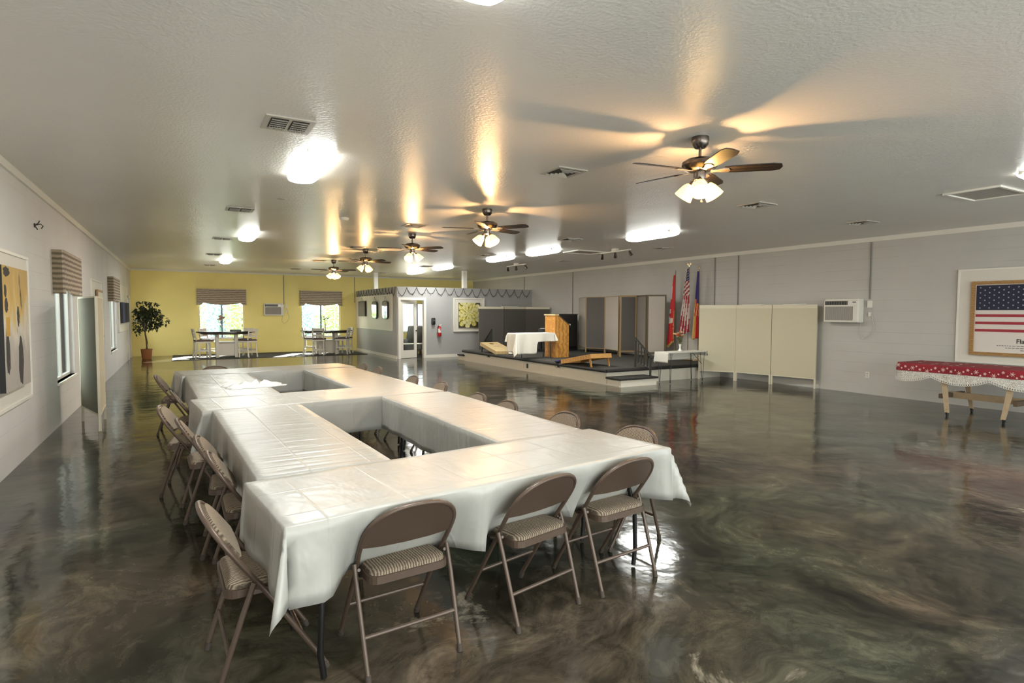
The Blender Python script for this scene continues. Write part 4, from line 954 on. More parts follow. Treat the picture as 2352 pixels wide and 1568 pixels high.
# ------------------------------------------------------------------ ficus in the corner
def ficus():
    o = thing('potted_ficus', 'small dark leaved ficus tree in a terracotta coloured pot in the far left corner', 'plant', (-1.0, 23.2, 0)); rnd = random.Random(11)
    p = MB().lathe([(0, 0), (0.13, 0), (0.145, 0.05), (0.165, 0.30), (0.175, 0.31), (0.175, 0.335), (0.155, 0.335), (0.15, 0.28), (0, 0.28)], seg=28).build('pot', M['terracotta'], o, smooth=True)
    MB().cyl((0, 0, 0.275), (0, 0, 0.29), 0.15, seg=20).build('soil', M['bark'], p)
    MB().tube([(0.02, 0, 0.28), (0.0, 0.01, 0.6), (-0.03, 0, 0.85), (-0.02, 0, 1.15), (0.02, 0.02, 1.6)], [0.022, 0.02, 0.018, 0.014, 0.008], 8).tube([(-0.02, 0.01, 0.28), (0.03, 0, 0.55), (-0.02, 0.02, 0.9), (-0.12, 0, 1.3)], [0.016, 0.015, 0.013, 0.007], 8).tube([(-0.03, 0, 0.9), (0.12, 0, 1.2), (0.2, 0.05, 1.4)], [0.012, 0.01, 0.006], 6).build('trunk', M['bark'], o, smooth=True)
    b = MB()
    cl = [(Vector((rnd.gauss(0, 0.15), rnd.gauss(0, 0.13), 1.41+rnd.gauss(0, 0.24))), rnd.uniform(0.08, 0.14)) for _ in range(48)]
    for c, r in cl:
        for _ in range(30):
            d1 = Vector((rnd.gauss(0, 1), rnd.gauss(0, 1), rnd.gauss(0, 0.8))).normalized(); q = c+d1*r*rnd.uniform(0.5, 1.1)
            if not (0.86 < q.z < 1.95) or q.x < -0.33: continue
            l = rnd.uniform(0.085, 0.13); dd = (d1+Vector((0, 0, -0.7))).normalized()*l; s = dd.cross(Vector((rnd.gauss(0, 1), rnd.gauss(0, 1), rnd.gauss(0, 1)))).normalized()*l*0.24
            b.face([q, q+dd*0.45+s, q+dd, q+dd*0.45-s])
    b.build('foliage', M['ficus'], o, flip=False)
ficus()

# ------------------------------------------------------------------ things on the stage
def lectern():
    o = thing('lectern', 'tall knotty pine lectern with sloping top on the stage', 'lectern', (9.05, 13.42, ST), 0)
    D, Wd, h0, h1 = 0.46, 0.52, 1.20, 0.92
    for y in (0, Wd-0.02):
        MB().prism([(0.02, y, 0), (D, y, 0), (D, y, h1-0.02), (0.10, y, h0-0.02), (0.02, y, h0-0.02)], (0, 0.02, 0)).build('side_panel', M['pine'], o)
    MB().box2((0, 0, 0), (0.02, Wd, h0-0.02)).build('front_panel', M['pine'], o)
    MB().prism([(0.09, -0.02, h0-0.02), (D+0.03, -0.02, h1-0.04), (D+0.03, -0.02, h1-0.015), (0.09, -0.02, h0+0.005)], (0, Wd+0.04, 0)).build('reading_board', M['table_dark'], o)
    MB().box2((-0.025, -0.025, h0-0.03), (0.11, Wd+0.025, h0+0.008), bev=0.006).build('top_rail', M['pine_light'], o)
    MB().box2((D+0.02, 0.0, h1-0.03), (D+0.06, Wd, h1+0.015), bev=0.005).build('book_ledge', M['pine_light'], o)
    MB().box2((0.03, 0.02, 0.55), (D, Wd-0.02, 0.57)).build('shelf', M['pine'], o)
lectern()
def piano():
    o = thing('upright_piano', 'black upright piano behind the pine lectern', 'piano', (10.74, 15.72, ST), R(24)); W2 = 0.72
    MB().box2((-W2, -0.28, 0.09), (W2, 0.02, 1.19)).build('cabinet', M['piano_black'], o)
    MB().box2((-W2-0.02, -0.30, 1.19), (W2+0.02, 0.06, 1.215), bev=0.005).build('lid', M['piano_black'], o)
    MB().box2((-W2, 0.02, 0.62), (W2, 0.33, 0.74), bev=0.01).build('key_bed', M['piano_black'], o)
    MB().box2((-W2+0.03, 0.02, 0.74), (W2-0.03, 0.10, 0.86)).build('fallboard', M['piano_black'], o)
    for s in (-1, 1):
        MB().box2((s*(W2-0.05)-0.03, 0.23, 0.03), (s*(W2-0.05)+0.03, 0.30, 0.62)).build('leg', M['piano_black'], o)
        MB().box2((s*(W2-0.03)-0.03, -0.28, 0), (s*(W2-0.03)+0.03, 0.33, 0.09)).build('toe_block', M['piano_black'], o)
    b = MB()
    for k in range(36): b.box((-W2+0.06+k*0.0377, 0.20, 0.748), (0.034, 0.16, 0.014))
    b.build('white_keys', M['ceramic'], o)
piano()
o = thing('amplifier_box', 'dark brown box standing between the piano and the pale screen', 'box', (11.66, 16.55, ST), R(8)); MB().box2((-0.22, -0.2, 0.04), (0.22, 0.2, 1.05), bev=0.01).build('cabinet', M['table_dark'], o); MB().box2((-0.20, -0.215, 0.10), (0.20, -0.2, 1.0)).build('speaker_grille', M['black'], o)
for sx in (-0.17, 0.17):
    for sy in (-0.15, 0.15): MB().cyl((sx, sy, 0), (sx, sy, 0.042), 0.02, seg=10).build('foot', M['black'], o)

def linen_table():
    t = thing('side_table', 'black legged table under the white linen before the lectern', 'table', (8.38, 13.60, ST)); 
    MB().box((0, 0, 0.675), (1.20, 0.46, 0.03)).build('tabletop', M['table_wood'], t)
    for sx in (-0.42, 0.52):
        for sy in (-0.19, 0.19): MB().cyl((sx, sy, 0), (sx, sy, 0.66), 0.012, seg=8).build('leg', M['black_metal'], t)
    def vh(x, y, dx, dy):
        if dx < 0 and abs(dy) < 1e-6: return 1.0
        if dy < 0: return 1.0 if x < -0.02 else (1.0-min(1, (x+0.02)/0.05)*0.58)
        return 0.5
    cloth('table_linen', 'white linen cloth draped long at the left over the side table on stage', (8.38, 13.60, ST), 0, 1.22, 0.48, 0.695, (0.52, 0.26, 0.56, 0.2), M['linen'], 77, step=0.035, wave=0.035, flare=0.08, varhang=vh, cflare=0.35)
linen_table()
def cornhole(name, label, loc, rz, top, legs_mat, rim, hole=True):
    """local: low end at y=0, high end at y=1.2"""
    o = thing(name, label, 'game board', loc, rz, 'beanbag toss boards on the stage'); W2 = 0.305; L_ = 1.22; h0, h1 = 0.09, 0.31
    e = Vector((0, L_, h1-h0)); ang = math.atan2(h1-h0, L_)
    q = Matrix.Rotation(ang, 3, 'X')
    b = MB(); N = 28; cy_ = 1.0; r = 0.078
    pts_o = [(-W2, 0), (W2, 0), (W2, L_), (-W2, L_)]
    # board with a round hole: ring of quads from hole to the outline
    def outl(a):
        dx, dy = math.cos(a), math.sin(a); t = 1e9
        if abs(dx) > 1e-6: t = min(t, (W2 if dx > 0 else -W2)/dx)
        if abs(dy) > 1e-6: t = min(t, ((L_-cy_) if dy > 0 else -cy_)/dy)
        return (dx*t, cy_+dy*t)
    angs = sorted([2*math.pi*k/N for k in range(N)] + [math.atan2(y-cy_, x) % (2*math.pi) for x, y in pts_o])
    rings = []
    for dz in (0, -0.016):
        rings.append(([b.bm.verts.new(q @ Vector((r*math.cos(a), cy_+r*math.sin(a), dz)) + Vector((0, 0, h0))) for a in angs], [b.bm.verts.new(q @ Vector((*outl(a), dz)) + Vector((0, 0, h0))) for a in angs]))
    n = len(angs)
    for k in range(n):
        k2 = (k+1) % n
        b.bm.faces.new((rings[0][0][k], rings[0][0][k2], rings[0][1][k2], rings[0][1][k])); b.bm.faces.new((rings[1][0][k], rings[1][1][k], rings[1][1][k2], rings[1][0][k2]))
        b.bm.faces.new((rings[0][0][k2], rings[0][0][k], rings[1][0][k], rings[1][0][k2])); b.bm.faces.new((rings[0][1][k], rings[0][1][k2], rings[1][1][k2], rings[1][1][k]))
    b.build('deck', top, o)
    f = MB(); z = h0
    for sx in (-1, 1): f.box(q @ Vector((sx*(W2-0.01), L_/2, -0.06)) + Vector((0, 0, z)), (0.02, L_, 0.09), rot=q)
    for y in (0.01, L_-0.01): f.box(q @ Vector((0, y, -0.06)) + Vector((0, 0, z)), (2*W2-0.04, 0.02, 0.09), rot=q)
    f.build('box_frame', rim, o)
    for sx in (-1, 1):
        MB().prism([(sx*(W2-0.045)-0.011, L_-0.14, h1-0.06), (sx*(W2-0.045)-0.011, L_-0.08, h1-0.06), (sx*(W2-0.045)-0.011, L_-0.02, 0.0), (sx*(W2-0.045)-0.011, L_-0.065, 0.0)], (0.022, 0, 0)).build('leg', legs_mat, o)
    return o
cb = cornhole('cornhole_board', 'pale plywood beanbag board with round hole at the far left of the stage', (8.50, 15.28, ST), R(-3), M['pine_light'], M['rail'], M['pine_light'])
# stamped mark on the deck
mk = MB()
for k in range(9):
    a = 6.28*k/9; q_ = Matrix.Rotation(math.atan2(0.22, 1.22), 3, 'X'); p_ = q_ @ Vector((0.05*math.cos(a)*1.6, 0.62+0.04*math.sin(a), 0.002)) + Vector((0, 0, 0.09)); mk.box(p_, (0.03, 0.016, 0.002), rot=q_)
mk.build('printed_mark', M['table_wood'], cb)
cornhole('cornhole_board', 'orange pine beanbag board seen from underneath beside the stair railing', (8.47, 11.86, ST), R(180), M['pine_orange'], M['pine_orange'], M['pine_orange'])
rnd = random.Random(2)
for k, (x, y, z, m_, l) in enumerate([(8.72, 15.12, 0.0, 'linen', 'rumpled white beanbag at the foot of the pale plywood board'), (8.58, 15.06, 0.0, 'linen', 'white beanbag leaning against its neighbour at the foot of the pale board'),
                                      (8.66, 15.0, 0.045, 'linen', 'white beanbag on top of the small heap by the pale board'),
                                      (8.22, 12.05, 0.0, 'bag_blue', 'navy beanbag at the low end of the orange pine board'), (8.40, 12.0, 0.0, 'bag_blue', 'navy beanbag beside another, behind the orange pine board edge')]):
    M.setdefault('bag_blue', mat('navy canvas', (0.012, 0.014, 0.05), 0.8))
    g = MB(); from mathutils import noise as N_
    g.ball((0, 0, 0), 0.085, 3, (1.15, 0.85, 0.42))
    for v in g.bm.verts: v.co *= 1+0.22*N_.noise(v.co*18+Vector((k*3, 0, 0)))
    ob = g.build('beanbag', M[m_], smooth=True); ob.location = (x, y, ST+0.036+z); tag(ob, l, 'beanbag')

# ------------------------------------------------------------------ flags
def flag(label, y, h, kind, x=11.70, seed=1):
    o = thing('flag', label, 'flag', (x, y, ST), 0, None); Hh = h-ST
    MB().cyl((0, 0, 0.03), (0, 0, Hh-0.06), 0.012, seg=10).build('pole', M['pole_wood'], o, smooth=True)
    MB().lathe([(0, 0), (0.13, 0), (0.14, 0.015), (0.10, 0.035), (0.03, 0.05), (0.02, 0.09), (0.0, 0.09)], seg=24).build('stand', M['brass'], o, smooth=True)
    if kind == 'ball': MB().lathe([(0, -0.06), (0.01, -0.06), (0.01, -0.03), (0, -0.03)], (0, 0, Hh), 10).ball((0, 0, Hh-0.01), 0.028, 2).build('finial', M['brass'], o, smooth=True)
    elif kind == 'eagle':
        MB().lathe([(0, -0.07), (0.012, -0.07), (0.014, -0.03), (0, -0.02)], (0, 0, Hh), 10).ball((0, 0, Hh-0.01), 0.018, 1, (1, 1, 1.5)).face([(0, 0, Hh), (0, 0.06, Hh+0.03), (0, 0.075, Hh-0.01), (0, 0.03, Hh-0.03)]).face([(0, 0, Hh), (0, -0.06, Hh+0.03), (0, -0.075, Hh-0.01), (0, -0.03, Hh-0.03)]).build('finial', M['brass'], o)
    else: MB().lathe([(0, -0.07), (0.012, -0.07), (0.018, -0.04), (0, 0.03)], (0, 0, Hh), 10).build('finial', M['bronze'], o, smooth=True)
    # hanging cloth: u across the drape, v down it; the drape widens towards the lower, free corner
    top = Hh-0.12
    rnd_ = random.Random(seed)
    spec = FLAGS[kind]
    def f(u, v):
        wdt = spec['w0']+(spec['w1']-spec['w0'])*v**0.8; c = spec['lean']*v
        a = (u-0.5)
        yy = c + a*wdt
        xx = -0.03 - 0.035*abs(math.sin(a*spec['folds']*math.pi+seed)) * (0.4+v) - 0.02*math.cos(a*3)
        zz = top - v*spec['len'] - spec['tip']*(1-abs(u-spec['tipu'])*1.6)*max(0, (v-0.6))/0.4
        return (xx, yy, zz)
    g = MB(); g.grid(26, 60, f, spec['col'])
    ob = g.build('flag_cloth', spec['mats'], o, flip=False); ob.data.shade_smooth()
    md = ob.modifiers.new('thickness', 'SOLIDIFY'); md.thickness = 0.003
    if spec.get('fringe'):
        b = MB()
        for k in range(24):
            u = (k+0.5)/24; p = Vector(f(u, 1.0)); b.box((p.x, p.y, p.z-0.025), (0.008, 0.011, 0.06))
        for k in range(20):
            v = 0.55+0.45*k/20; p = Vector(f(0.0, v)); b.box((p.x, p.y+0.012, p.z), (0.008, 0.03, 0.02))
        b.build('gold_fringe', M['gold'], o)
    return o
def col_can(u, v):
    # +u is towards the window wall side (image left)
    u = 1-u
    if v < 0.16: return 0
    if u < 0.34 and 0.17 < v < 0.36: return 1
    if v < 0.50: return 0
    if 0.50 <= v < 0.72:
        leaf = abs((u-0.55))*1.5 + abs(v-0.60)*4.5
        if v > 0.655: return 1 if u < 0.8 else 0
        if u < 0.25+0.2*math.sin(v*60): return 1
        return 0
    return 0
def col_us(u, v):
    u = 1-u
    t = v*0.9 + 0.10*(u-0.5)*(1 if v < 0.45 else -2.4)
    if v < 0.20:
        if u < 0.36-0.6*v: return 1
        return 3 if ((math.floor(u*26)+math.floor(v*120)) % 5 != 0 or u < 0.4) else 1
    if v < 0.44:
        k = math.floor((t-0.18)/0.034); return 0 if k % 2 else 1
    k = math.floor((u+0.55*(v-0.44))*7.5); return 0 if k % 2 == 0 else 1
def col_az(u, v):
    u = 1-u
    if v < 0.42: return 0
    if v < 0.48: return 2 if u < 0.5 else 0
    if v < 0.66: return 1 if math.floor(u*9+v*5) % 2 else 3
    return 1 if u < 0.55 else 3
FLAGS = {
 'spear': dict(w0=0.05, w1=0.26, lean=0.10, len=1.78, tip=0.14, tipu=0.75, folds=3.2, col=col_can, mats=[M['canada_red'], M['flag_white']], fringe=True),
 'eagle': dict(w0=0.05, w1=0.40, lean=0.06, len=1.62, tip=0.12, tipu=0.55, folds=4.2, col=col_us, mats=[M['flag_red'], M['flag_white'], M['gold'], M['flag_blue']]),
 'ball': dict(w0=0.05, w1=0.22, lean=0.05, len=1.72, tip=0.05, tipu=0.7, folds=2.4, col=col_az, mats=[M['flag_purple'], M['gold'], M['orange_cloth'], M['canada_red']])}
flag('red and white flag with gold fringe on a pole beside the pale screen', 11.55, 2.755, 'spear', seed=1)
flag('star spangled flag with red and white stripes hanging in folds on its pole', 11.07, 2.90, 'eagle', seed=2)
flag('deep blue flag with gold and red rays on a ball topped pole', 10.72, 2.81, 'ball', seed=3)

# ------------------------------------------------------------------ narrow hairpin table with vase
t = thing('hairpin_table', 'narrow table on thin black hairpin legs at the near end of the stage', 'table', (10.18, 9.82, 0))
MB().box((0, 0, 0.705), (1.24, 0.42, 0.022), bev=0.004).build('tabletop', M['board_white'], t)
for sx in (-1, 1):
    for sy in (-1, 1):
        x = sx*0.50; y = sy*0.17
        MB().tube([(x-0.045*sx, y-0.02*sy, 0.694), (x+0.01*sx, y, 0.012), (x+0.025*sx, y+0.0*sy, 0.012), (x+0.05*sx, y+0.02*sy, 0.694)], 0.006, 6).build('leg', M['black_metal'], t)
MB().tube([(0.18, -0.17, 0.69), (0.49, -0.17, 0.42)], 0.006, 6).build('brace', M['black_metal'], t)
def vh2(x, y, dx, dy):
    if dx < 0: return 1.0
    if dy > 0: return 1.0
    return 0.06 if dy < 0 else 0.7
cloth('table_linen', 'cream linen runner hanging over the left end of the hairpin table', (10.18, 9.82, 0), 0, 1.26, 0.43, 0.718, (0.24, 0.16, 0.02, 0.22), M['linen'], 91, step=0.035, wave=0.008, flare=0.03, varhang=vh2, cflare=0.02)
VV = [(0.0, 0.0), (0.052, 0.0), (0.05, 0.015), (0.022, 0.05), (0.018, 0.09), (0.026, 0.13), (0.032, 0.165)]
flowers('flower_vase', 'white vase of peach and red silk flowers on the hairpin table', (10.15, 9.84, 0.722), VV, M['ceramic'], 13, 0.30, 0.13, [M['petal_orange'], M['petal_red'], M['petal_cream']], 9, 1.6, pet=0.028)

# ------------------------------------------------------------------ red draped table by the right wall
def red_table():
    cx, cy_, L_, W_ = 10.90, 4.14, 2.30, 0.86
    t = thing('buffet_table', 'timber table with slanted legs under the red snowflake cloth', 'table', (cx, cy_, 0), R(90))
    MB().box((0, 0, 0.775), (L_-0.16, W_-0.06, 0.03), bev=0.006).build('tabletop', M['table_wood'], t)
    for sx in (-1, 1):
        for sy in (-1, 1):
            l = MB().prism([(sx*0.46-0.04, sy*0.36-0.02, 0.76), (sx*0.46+0.05, sy*0.36-0.02, 0.76), (sx*0.36+0.03, sy*0.41-0.02, 0.055), (sx*0.36-0.02, sy*0.41-0.02, 0.055)], (0, 0.04, 0)).build('leg', M['table_wood'], t)
            MB().cyl((sx*0.36, sy*0.41, 0.0), (sx*0.365, sy*0.41, 0.06), 0.017, 0.026, seg=10).build('caster', M['black'], l)
    MB().box((0, 0.0, 0.30), (1.05, 0.045, 0.10)).build('stretcher', M['table_wood'], t)
    for sx in (-1, 1): MB().box((sx*0.48, 0, 0.30), (0.05, 0.76, 0.07)).build('cross_rail', M['table_dark'], t)
    # red cover: world coordinates about the table centre
    o = thing('holiday_tablecloth', 'red tablecloth printed with pale snowflakes and edged with white lace', 'tablecloth', (cx, cy_, 0), 0)
    hx, hy, top, hang = W_/2+0.008, L_/2+0.008, 0.795, 0.125
    b = MB()
    def ring(off, z, n=60, rad=0.14, wav=0.0):
        pts = []
        # left side (-x) runs along y; rounded corner at +y end
        for i in range(n+1): pts.append((-hx-off-wav*math.sin(i*0.7), -hy+(2*hy-rad)*i/n, z))
        for k in range(1, 9): a = math.pi-k*math.pi/16; pts.append((-hx+rad+(rad+off)*math.cos(a), hy-rad+(rad+off)*math.sin(a), z))
        for i in range(1, 21): pts.append((-hx+rad+(2*hx-rad)*i/20, hy+off, z))
        return pts
    def strip(b_, A, B_):
        va, vb_ = [b_.bm.verts.new(p) for p in A], [b_.bm.verts.new(p) for p in B_]
        for i in range(len(va)-1):
            f = b_.bm.faces.new((va[i], va[i+1], vb_[i+1], vb_[i])); f.material_index = b_.mi
    r0 = ring(0.0, top)
    b.face([(hx, -hy, top)]+[p for p in r0])
    strip(b, r0, ring(0.008, top-0.02)); strip(b, ring(0.008, top-0.02), ring(0.02, top-hang, wav=0.006))
    b.mi = 1
    rs = random.Random(6)
    for k in range(46):
        y = hy-0.08-k*0.055; z = top-0.035-0.075*((k*0.618) % 1.0); r = (0.034, 0.014, 0.022, 0.011)[k % 4]; off = 0.016+(top-z)*0.12
        for j in range(3):
            a = math.pi*j/3
            b.box((-hx-off-0.004-j*0.0004, y, z), (0.002, 2*r, 0.0075), rot=Matrix.Rotation(a+k, 3, 'X'))
    for k in range(22):
        x, y = rs.uniform(-hx+0.05, hx-0.05), rs.uniform(-hy+0.1, hy-0.1)
        for j in range(3): b.box((x, y, top+0.0015+j*0.0004), (0.045, 0.007, 0.002), rot=Matrix.Rotation(math.pi*j/3+0.4, 3, 'Z'))
    cl = b.build('red_cover', [M['red_cloth'], M['snow']], o, flip=False)
    # lace: swagged net with a looped edge
    A = ring(0.012, top-hang+0.02); dist = [0]
    for p, q in zip(A, A[1:]): dist.append(dist[-1]+math.dist(p, q))
    total = dist[-1]
    def drop(s):
        s = total-s-0.62
        ph = (s % 0.78)/0.78
        return 0.045+0.105*abs(math.sin(math.pi*ph))**0.8
    dn = [(p[0]-0.012*(1 if i < 61 else 0), p[1]+(0.012 if i > 61 else 0), p[2]-0.02-drop(dd)) for i, (p, dd) in enumerate(zip(A, dist))]
    lb = MB(); strip(lb, A, dn); lb.build('lace_net', M['lace_net'], o, flip=False)
    lb = MB(); s = 0.0; i = 0
    while s < total-0.02:
        while dist[i+1] < s: i += 1
        tt = (s-dist[i])/(dist[i+1]-dist[i]); p = Vector(dn[i]).lerp(Vector(dn[i+1]), tt); e = (Vector(dn[i+1])-Vector(dn[i])); e.z = 0; e.normalize()
        lp = [p+e*0.018*math.cos(a)+Vector((0, 0, 0.019*math.sin(a)-0.006)) for a in [6.283*k/8 for k in range(8)]]
        lb.tube(lp, 0.0055, 4, closed=True); s += 0.030
    lb.build('lace_edging', M['lace'], o)
red_table()

# ------------------------------------------------------------------ right wall: framed flag, air conditioner, conduits
def big_board(name, label, x, y0, y1, z0, z1, side, depth=0.025):
    """painted timber panel on a wall of constant x; side -1 faces -x, +1 faces +x"""
    o = thing(name, label, 'wall board', (x, (y0+y1)/2, (z0+z1)/2)); hy, hz = (y1-y0)/2, (z1-z0)/2
    MB().box2((0, -hy, -hz), (side*depth, hy, hz)).build('panel', M['board_white'], o)
    for (a, c) in [((-hy, hz-0.03), (hy, hz)), ((-hy, -hz), (hy, -hz+0.03)), ((-hy, -hz+0.03), (-hy+0.03, hz-0.03)), ((hy-0.03, -hz+0.03), (hy, hz-0.03))]:
        MB().box2((side*depth, a[0], a[1]), (side*(depth+0.015), c[0], c[1])).build('moulding', M['trim_white'], o)
    return o
big_board('wall_board', 'large white board behind the framed flag print on the right wall', XR-0.001, 2.90, 5.02, 0.77, 2.385, -1)
def flag_frame():
    y0, y1, z0, z1 = 3.08, 4.80, 0.912, 2.165; x = XR-0.048
    o = thing('framed_flag_print', 'oak framed flag print with stars, crimson stripes and writing below', 'framed print', (x, (y0+y1)/2, (z0+z1)/2)); hy, hz = (y1-y0)/2, (z1-z0)/2; t = 0.055
    b = MB()
    b.box2((-0.03, -hy, hz-t), (0.02, hy, hz)); b.box2((-0.03, -hy, -hz), (0.02, hy, -hz+t)); b.box2((-0.03, -hy, -hz+t), (0.02, -hy+t, hz-t)); b.box2((-0.03, hy-t, -hz+t), (0.02, hy, hz-t))
    b.build('frame', M['oak_frame'], o)
    MB().box2((0.0, -hy+t, -hz+t), (0.015, hy-t, hz-t)).build('print_sheet', M['paper'], o)
    # canton and stripes (seen from the room, left is +y)
    zt = hz-t-0.012
    MB().box2((-0.003, hy-t-0.02-0.78, zt-0.42), (0, hy-t-0.012, zt)).build('star_field', M['flagprint_blue'], o)
    st = MB(); dy, dz = 0.105, 0.072
    for r_ in range(9):
        n = 6 if r_ % 2 == 0 else 5
        for c in range(n):
            yy = hy-t-0.07-(c+(0.5 if r_ % 2 else 0))*0.13; zz = zt-0.04-r_*0.043
            pts = []
            for k in range(10):
                a = math.pi/2+k*math.pi/5; rr = 0.015 if k % 2 == 0 else 0.0065
                pts.append((-0.0045, yy+rr*math.cos(a), zz+rr*math.sin(a)))
            st.prism(pts, (0.001, 0, 0))
    st.build('stars', M['star'], o)
    b = MB(); zz = zt-0.49
    for k in range(3): b.box2((-0.003, -hy+t+0.012, zz-0.045-k*0.125), (0, hy-t-0.012, zz-k*0.125))
    for k in range(4): b.box2((-0.003, -hy+t+0.012, zt-0.045-k*0.115), (0, hy-t-0.02-0.79, zt-k*0.115))
    b.build('stripes', M['flagprint_red'], o)
    # words
    cu = bpy.data.curves.new('print_title', 'FONT'); cu.body = 'Flag'; cu.size = 0.10; cu.align_x = 'LEFT'; cu.extrude = 0.0005; cu.offset = 0.0015
    tmp = bpy.data.objects.new('title_outline', cu); cu.materials.append(M['text']); me_ = bpy.data.meshes.new_from_object(tmp); me_.name = 'print_title'; bpy.data.objects.remove(tmp)
    tx = bpy.data.objects.new('print_title', me_); C.objects.link(tx); tx.parent = o; tx.location = (-0.002, hy-0.64, -hz+t+0.165); tx.rotation_euler = (R(90), 0, R(-90))
    b = MB(); rs = random.Random(4)
    for li, (s0, s1) in enumerate([(0.38, 1.20), (0.50, 1.08), (0.70, 0.90)]):
        y = hy-s0
        while y > hy-s1:
            wl_ = rs.uniform(0.015, 0.05); b.box2((-0.002, y-wl_, -hz+t+0.115-li*0.036), (0, y, -hz+t+0.123-li*0.036)); y -= wl_+0.012
    b.build('print_lines', M['text'], o)
flag_frame()
def aircon(label, loc, rz, cordside=1):
    """local: back on y=0 plane, faces -y, x across"""
    o = thing('air_conditioner', label, 'air conditioner', loc, rz, 'through wall air conditioners'); w2, h2 = 0.36, 0.24; d_ = 0.20
    MB().box2((-w2, -d_, -h2), (w2, 0, h2-0.03), bev=0.02).box2((-w2+0.02, -d_+0.02, h2-0.05), (w2-0.01, 0, h2+0.0), bev=0.008).build('casing', M['white_metal'], o)
    g = MB().box2((-w2+0.035, -d_-0.006, -h2+0.045), (w2-0.11, -d_, h2-0.155)).build('intake_grille', M['grille'], o)
    b = MB()
    for k in range(34): b.box2((-w2+0.04+k*0.0168, -d_-0.010, -h2+0.05), (-w2+0.046+k*0.0168, -d_-0.006, h2-0.16))
    b.build('grille_slats', M['vent_paint'], g)
    v = MB().box2((-w2+0.03, -d_-0.004, h2-0.125), (w2-0.22, -d_, h2-0.045)).build('air_outlet', M['black'], o)
    b = MB()
    for k in range(9): b.box((-w2+0.07+k*0.052, -d_-0.007, h2-0.085), (0.006, 0.006, 0.07))
    b.build('outlet_vanes', M['grille'], v)
    c = MB().box2((w2-0.20, -d_-0.005, h2-0.13), (w2-0.02, -d_, h2-0.04), bev=0.003).build('control_panel', M['ceramic'], o)
    MB().box2((w2-0.12, -d_-0.007, h2-0.075), (w2-0.05, -d_-0.005, h2-0.06)).build('display', M['dark'], c)
    MB().tube([(w2-0.03, -0.05, -h2+0.01), (w2-0.06, -0.04, -h2-0.20), (w2+0.02, -0.03, -h2-0.33), (w2+0.16, -0.03, -h2-0.22), (w2+0.22, -0.03, -h2-0.08), (w2+0.14, -0.03, 0.02), (w2+0.11, -0.02, 0.05)], 0.006, 6).build('power_cord', M['cord'], o)
    MB().box2((w2+0.08, -0.04, 0.06), (w2+0.16, 0, 0.20), bev=0.004).build('junction_box', M['trim_white'], o)
    MB().box2((w2+0.10, -0.035, -0.11), (w2+0.15, 0, -0.03), bev=0.004).build('thermostat_box', M['trim_white'], o)
    return o
aircon('white air conditioner on the grey block right wall', (XR, 7.0, 1.67), R(-90))
aircon('small looking air conditioner on the yellow wall between the windows', (3.21, YB, 1.70), 0)
def pipe(label, p0, p1, r=0.011): 
    o = MB().cyl(p0, p1, r, seg=8).build('wall_conduit', M['conduit'], smooth=True); tag(o, label, 'conduit', 'thin conduits running down the walls')
for y, zb_, l in [(6.53, 1.90, 'thin conduit down to the air conditioner on the right wall'), (9.68, 1.2, 'thin wall conduit behind the tan screen, nearer one'), (10.40, 1.0, 'thin wall conduit behind the tan screen, beside the flags'),
                  (16.60, 1.2, 'thin wall conduit behind the piano'), (19.9, 2.50, 'thin wall conduit above the office wall')]:
    pipe(l, (XR-0.015, y, zb_), (XR-0.015, y, H-0.09))
pipe('thin conduit down to the air conditioner on the yellow wall', (3.60, YB-0.015, 1.90), (3.60, YB-0.015, H-0.05))
pipe('thin conduit at the yellow wall corner beside the office', (6.40, YB-0.015, 2.0), (6.40, YB-0.015, H-0.05))

# ------------------------------------------------------------------ left wall pictures and bits
big_board('wall_board', 'tall white board around the abstract painting, at the left edge', XL+0.001, 6.62, 8.37, 0.645, 2.205, 1)
o = thing('canvas_painting', 'tall abstract canvas in ochre, grey and black at the left edge', 'painting', (XL+0.042, 7.49, 1.44))
MB().box2((0, -0.51, -0.595), (0.045, 0.51, 0.595)).build('canvas', M['black'], o); MB().box2((0.045, -0.51, -0.595), (0.047, 0.51, 0.595)).build('painted_face', M['painting'], o)
b = MB()
for (yy, zz, hy_, hz_, a) in [(-0.40, -0.22, 0.08, 0.22, 4), (-0.36, 0.54, 0.12, 0.045, 10), (-0.42, 0.36, 0.05, 0.06, -8), (-0.40, 0.22, 0.06, 0.07, 12), (0.10, -0.34, 0.11, 0.24, 2), (0.05, 0.12, 0.05, 0.10, -6)]:
    rj = random.Random(int(1000*(zz+2)))
    b.prism([(0.047, yy+hy_*math.cos(t_)*rj.uniform(0.75, 1.15)*(1.0 if abs(math.cos(t_)) > .5 else .9), zz+hz_*1.1*math.sin(t_)*rj.uniform(0.8, 1.1)) for t_ in [6.283*q_/18 for q_ in range(18)]], (0.0008, 0, 0))
b.build('dark_strokes', M['text'], o)
MB().box((0.0475, -0.36, 0.02), (0.001, 0.14, 0.18)).build('ochre_patch', M['ochre'] if 'ochre' in M else M['gold'], o)
big_board('wall_board', 'white board on the left wall partly behind the olive screen', XL+0.001, 13.75, 15.45, 0.95, 2.24, 1)
o = thing('framed_picture', 'tan framed picture whose top shows above the olive screen', 'picture', (XL+0.042, 14.85, 1.55)); MB().box2((0, -0.45, -0.5), (0.03, 0.45, 0.5)).build('frame', M['oak_frame'], o); MB().box2((0.03, -0.40, -0.45), (0.032, 0.40, 0.45)).build('picture_sheet', M['stage_white'], o)
big_board('wall_board', 'white board on the left wall behind two dark narrow pictures', XL+0.001, 19.45, 22.6, 1.02, 2.36, 1)
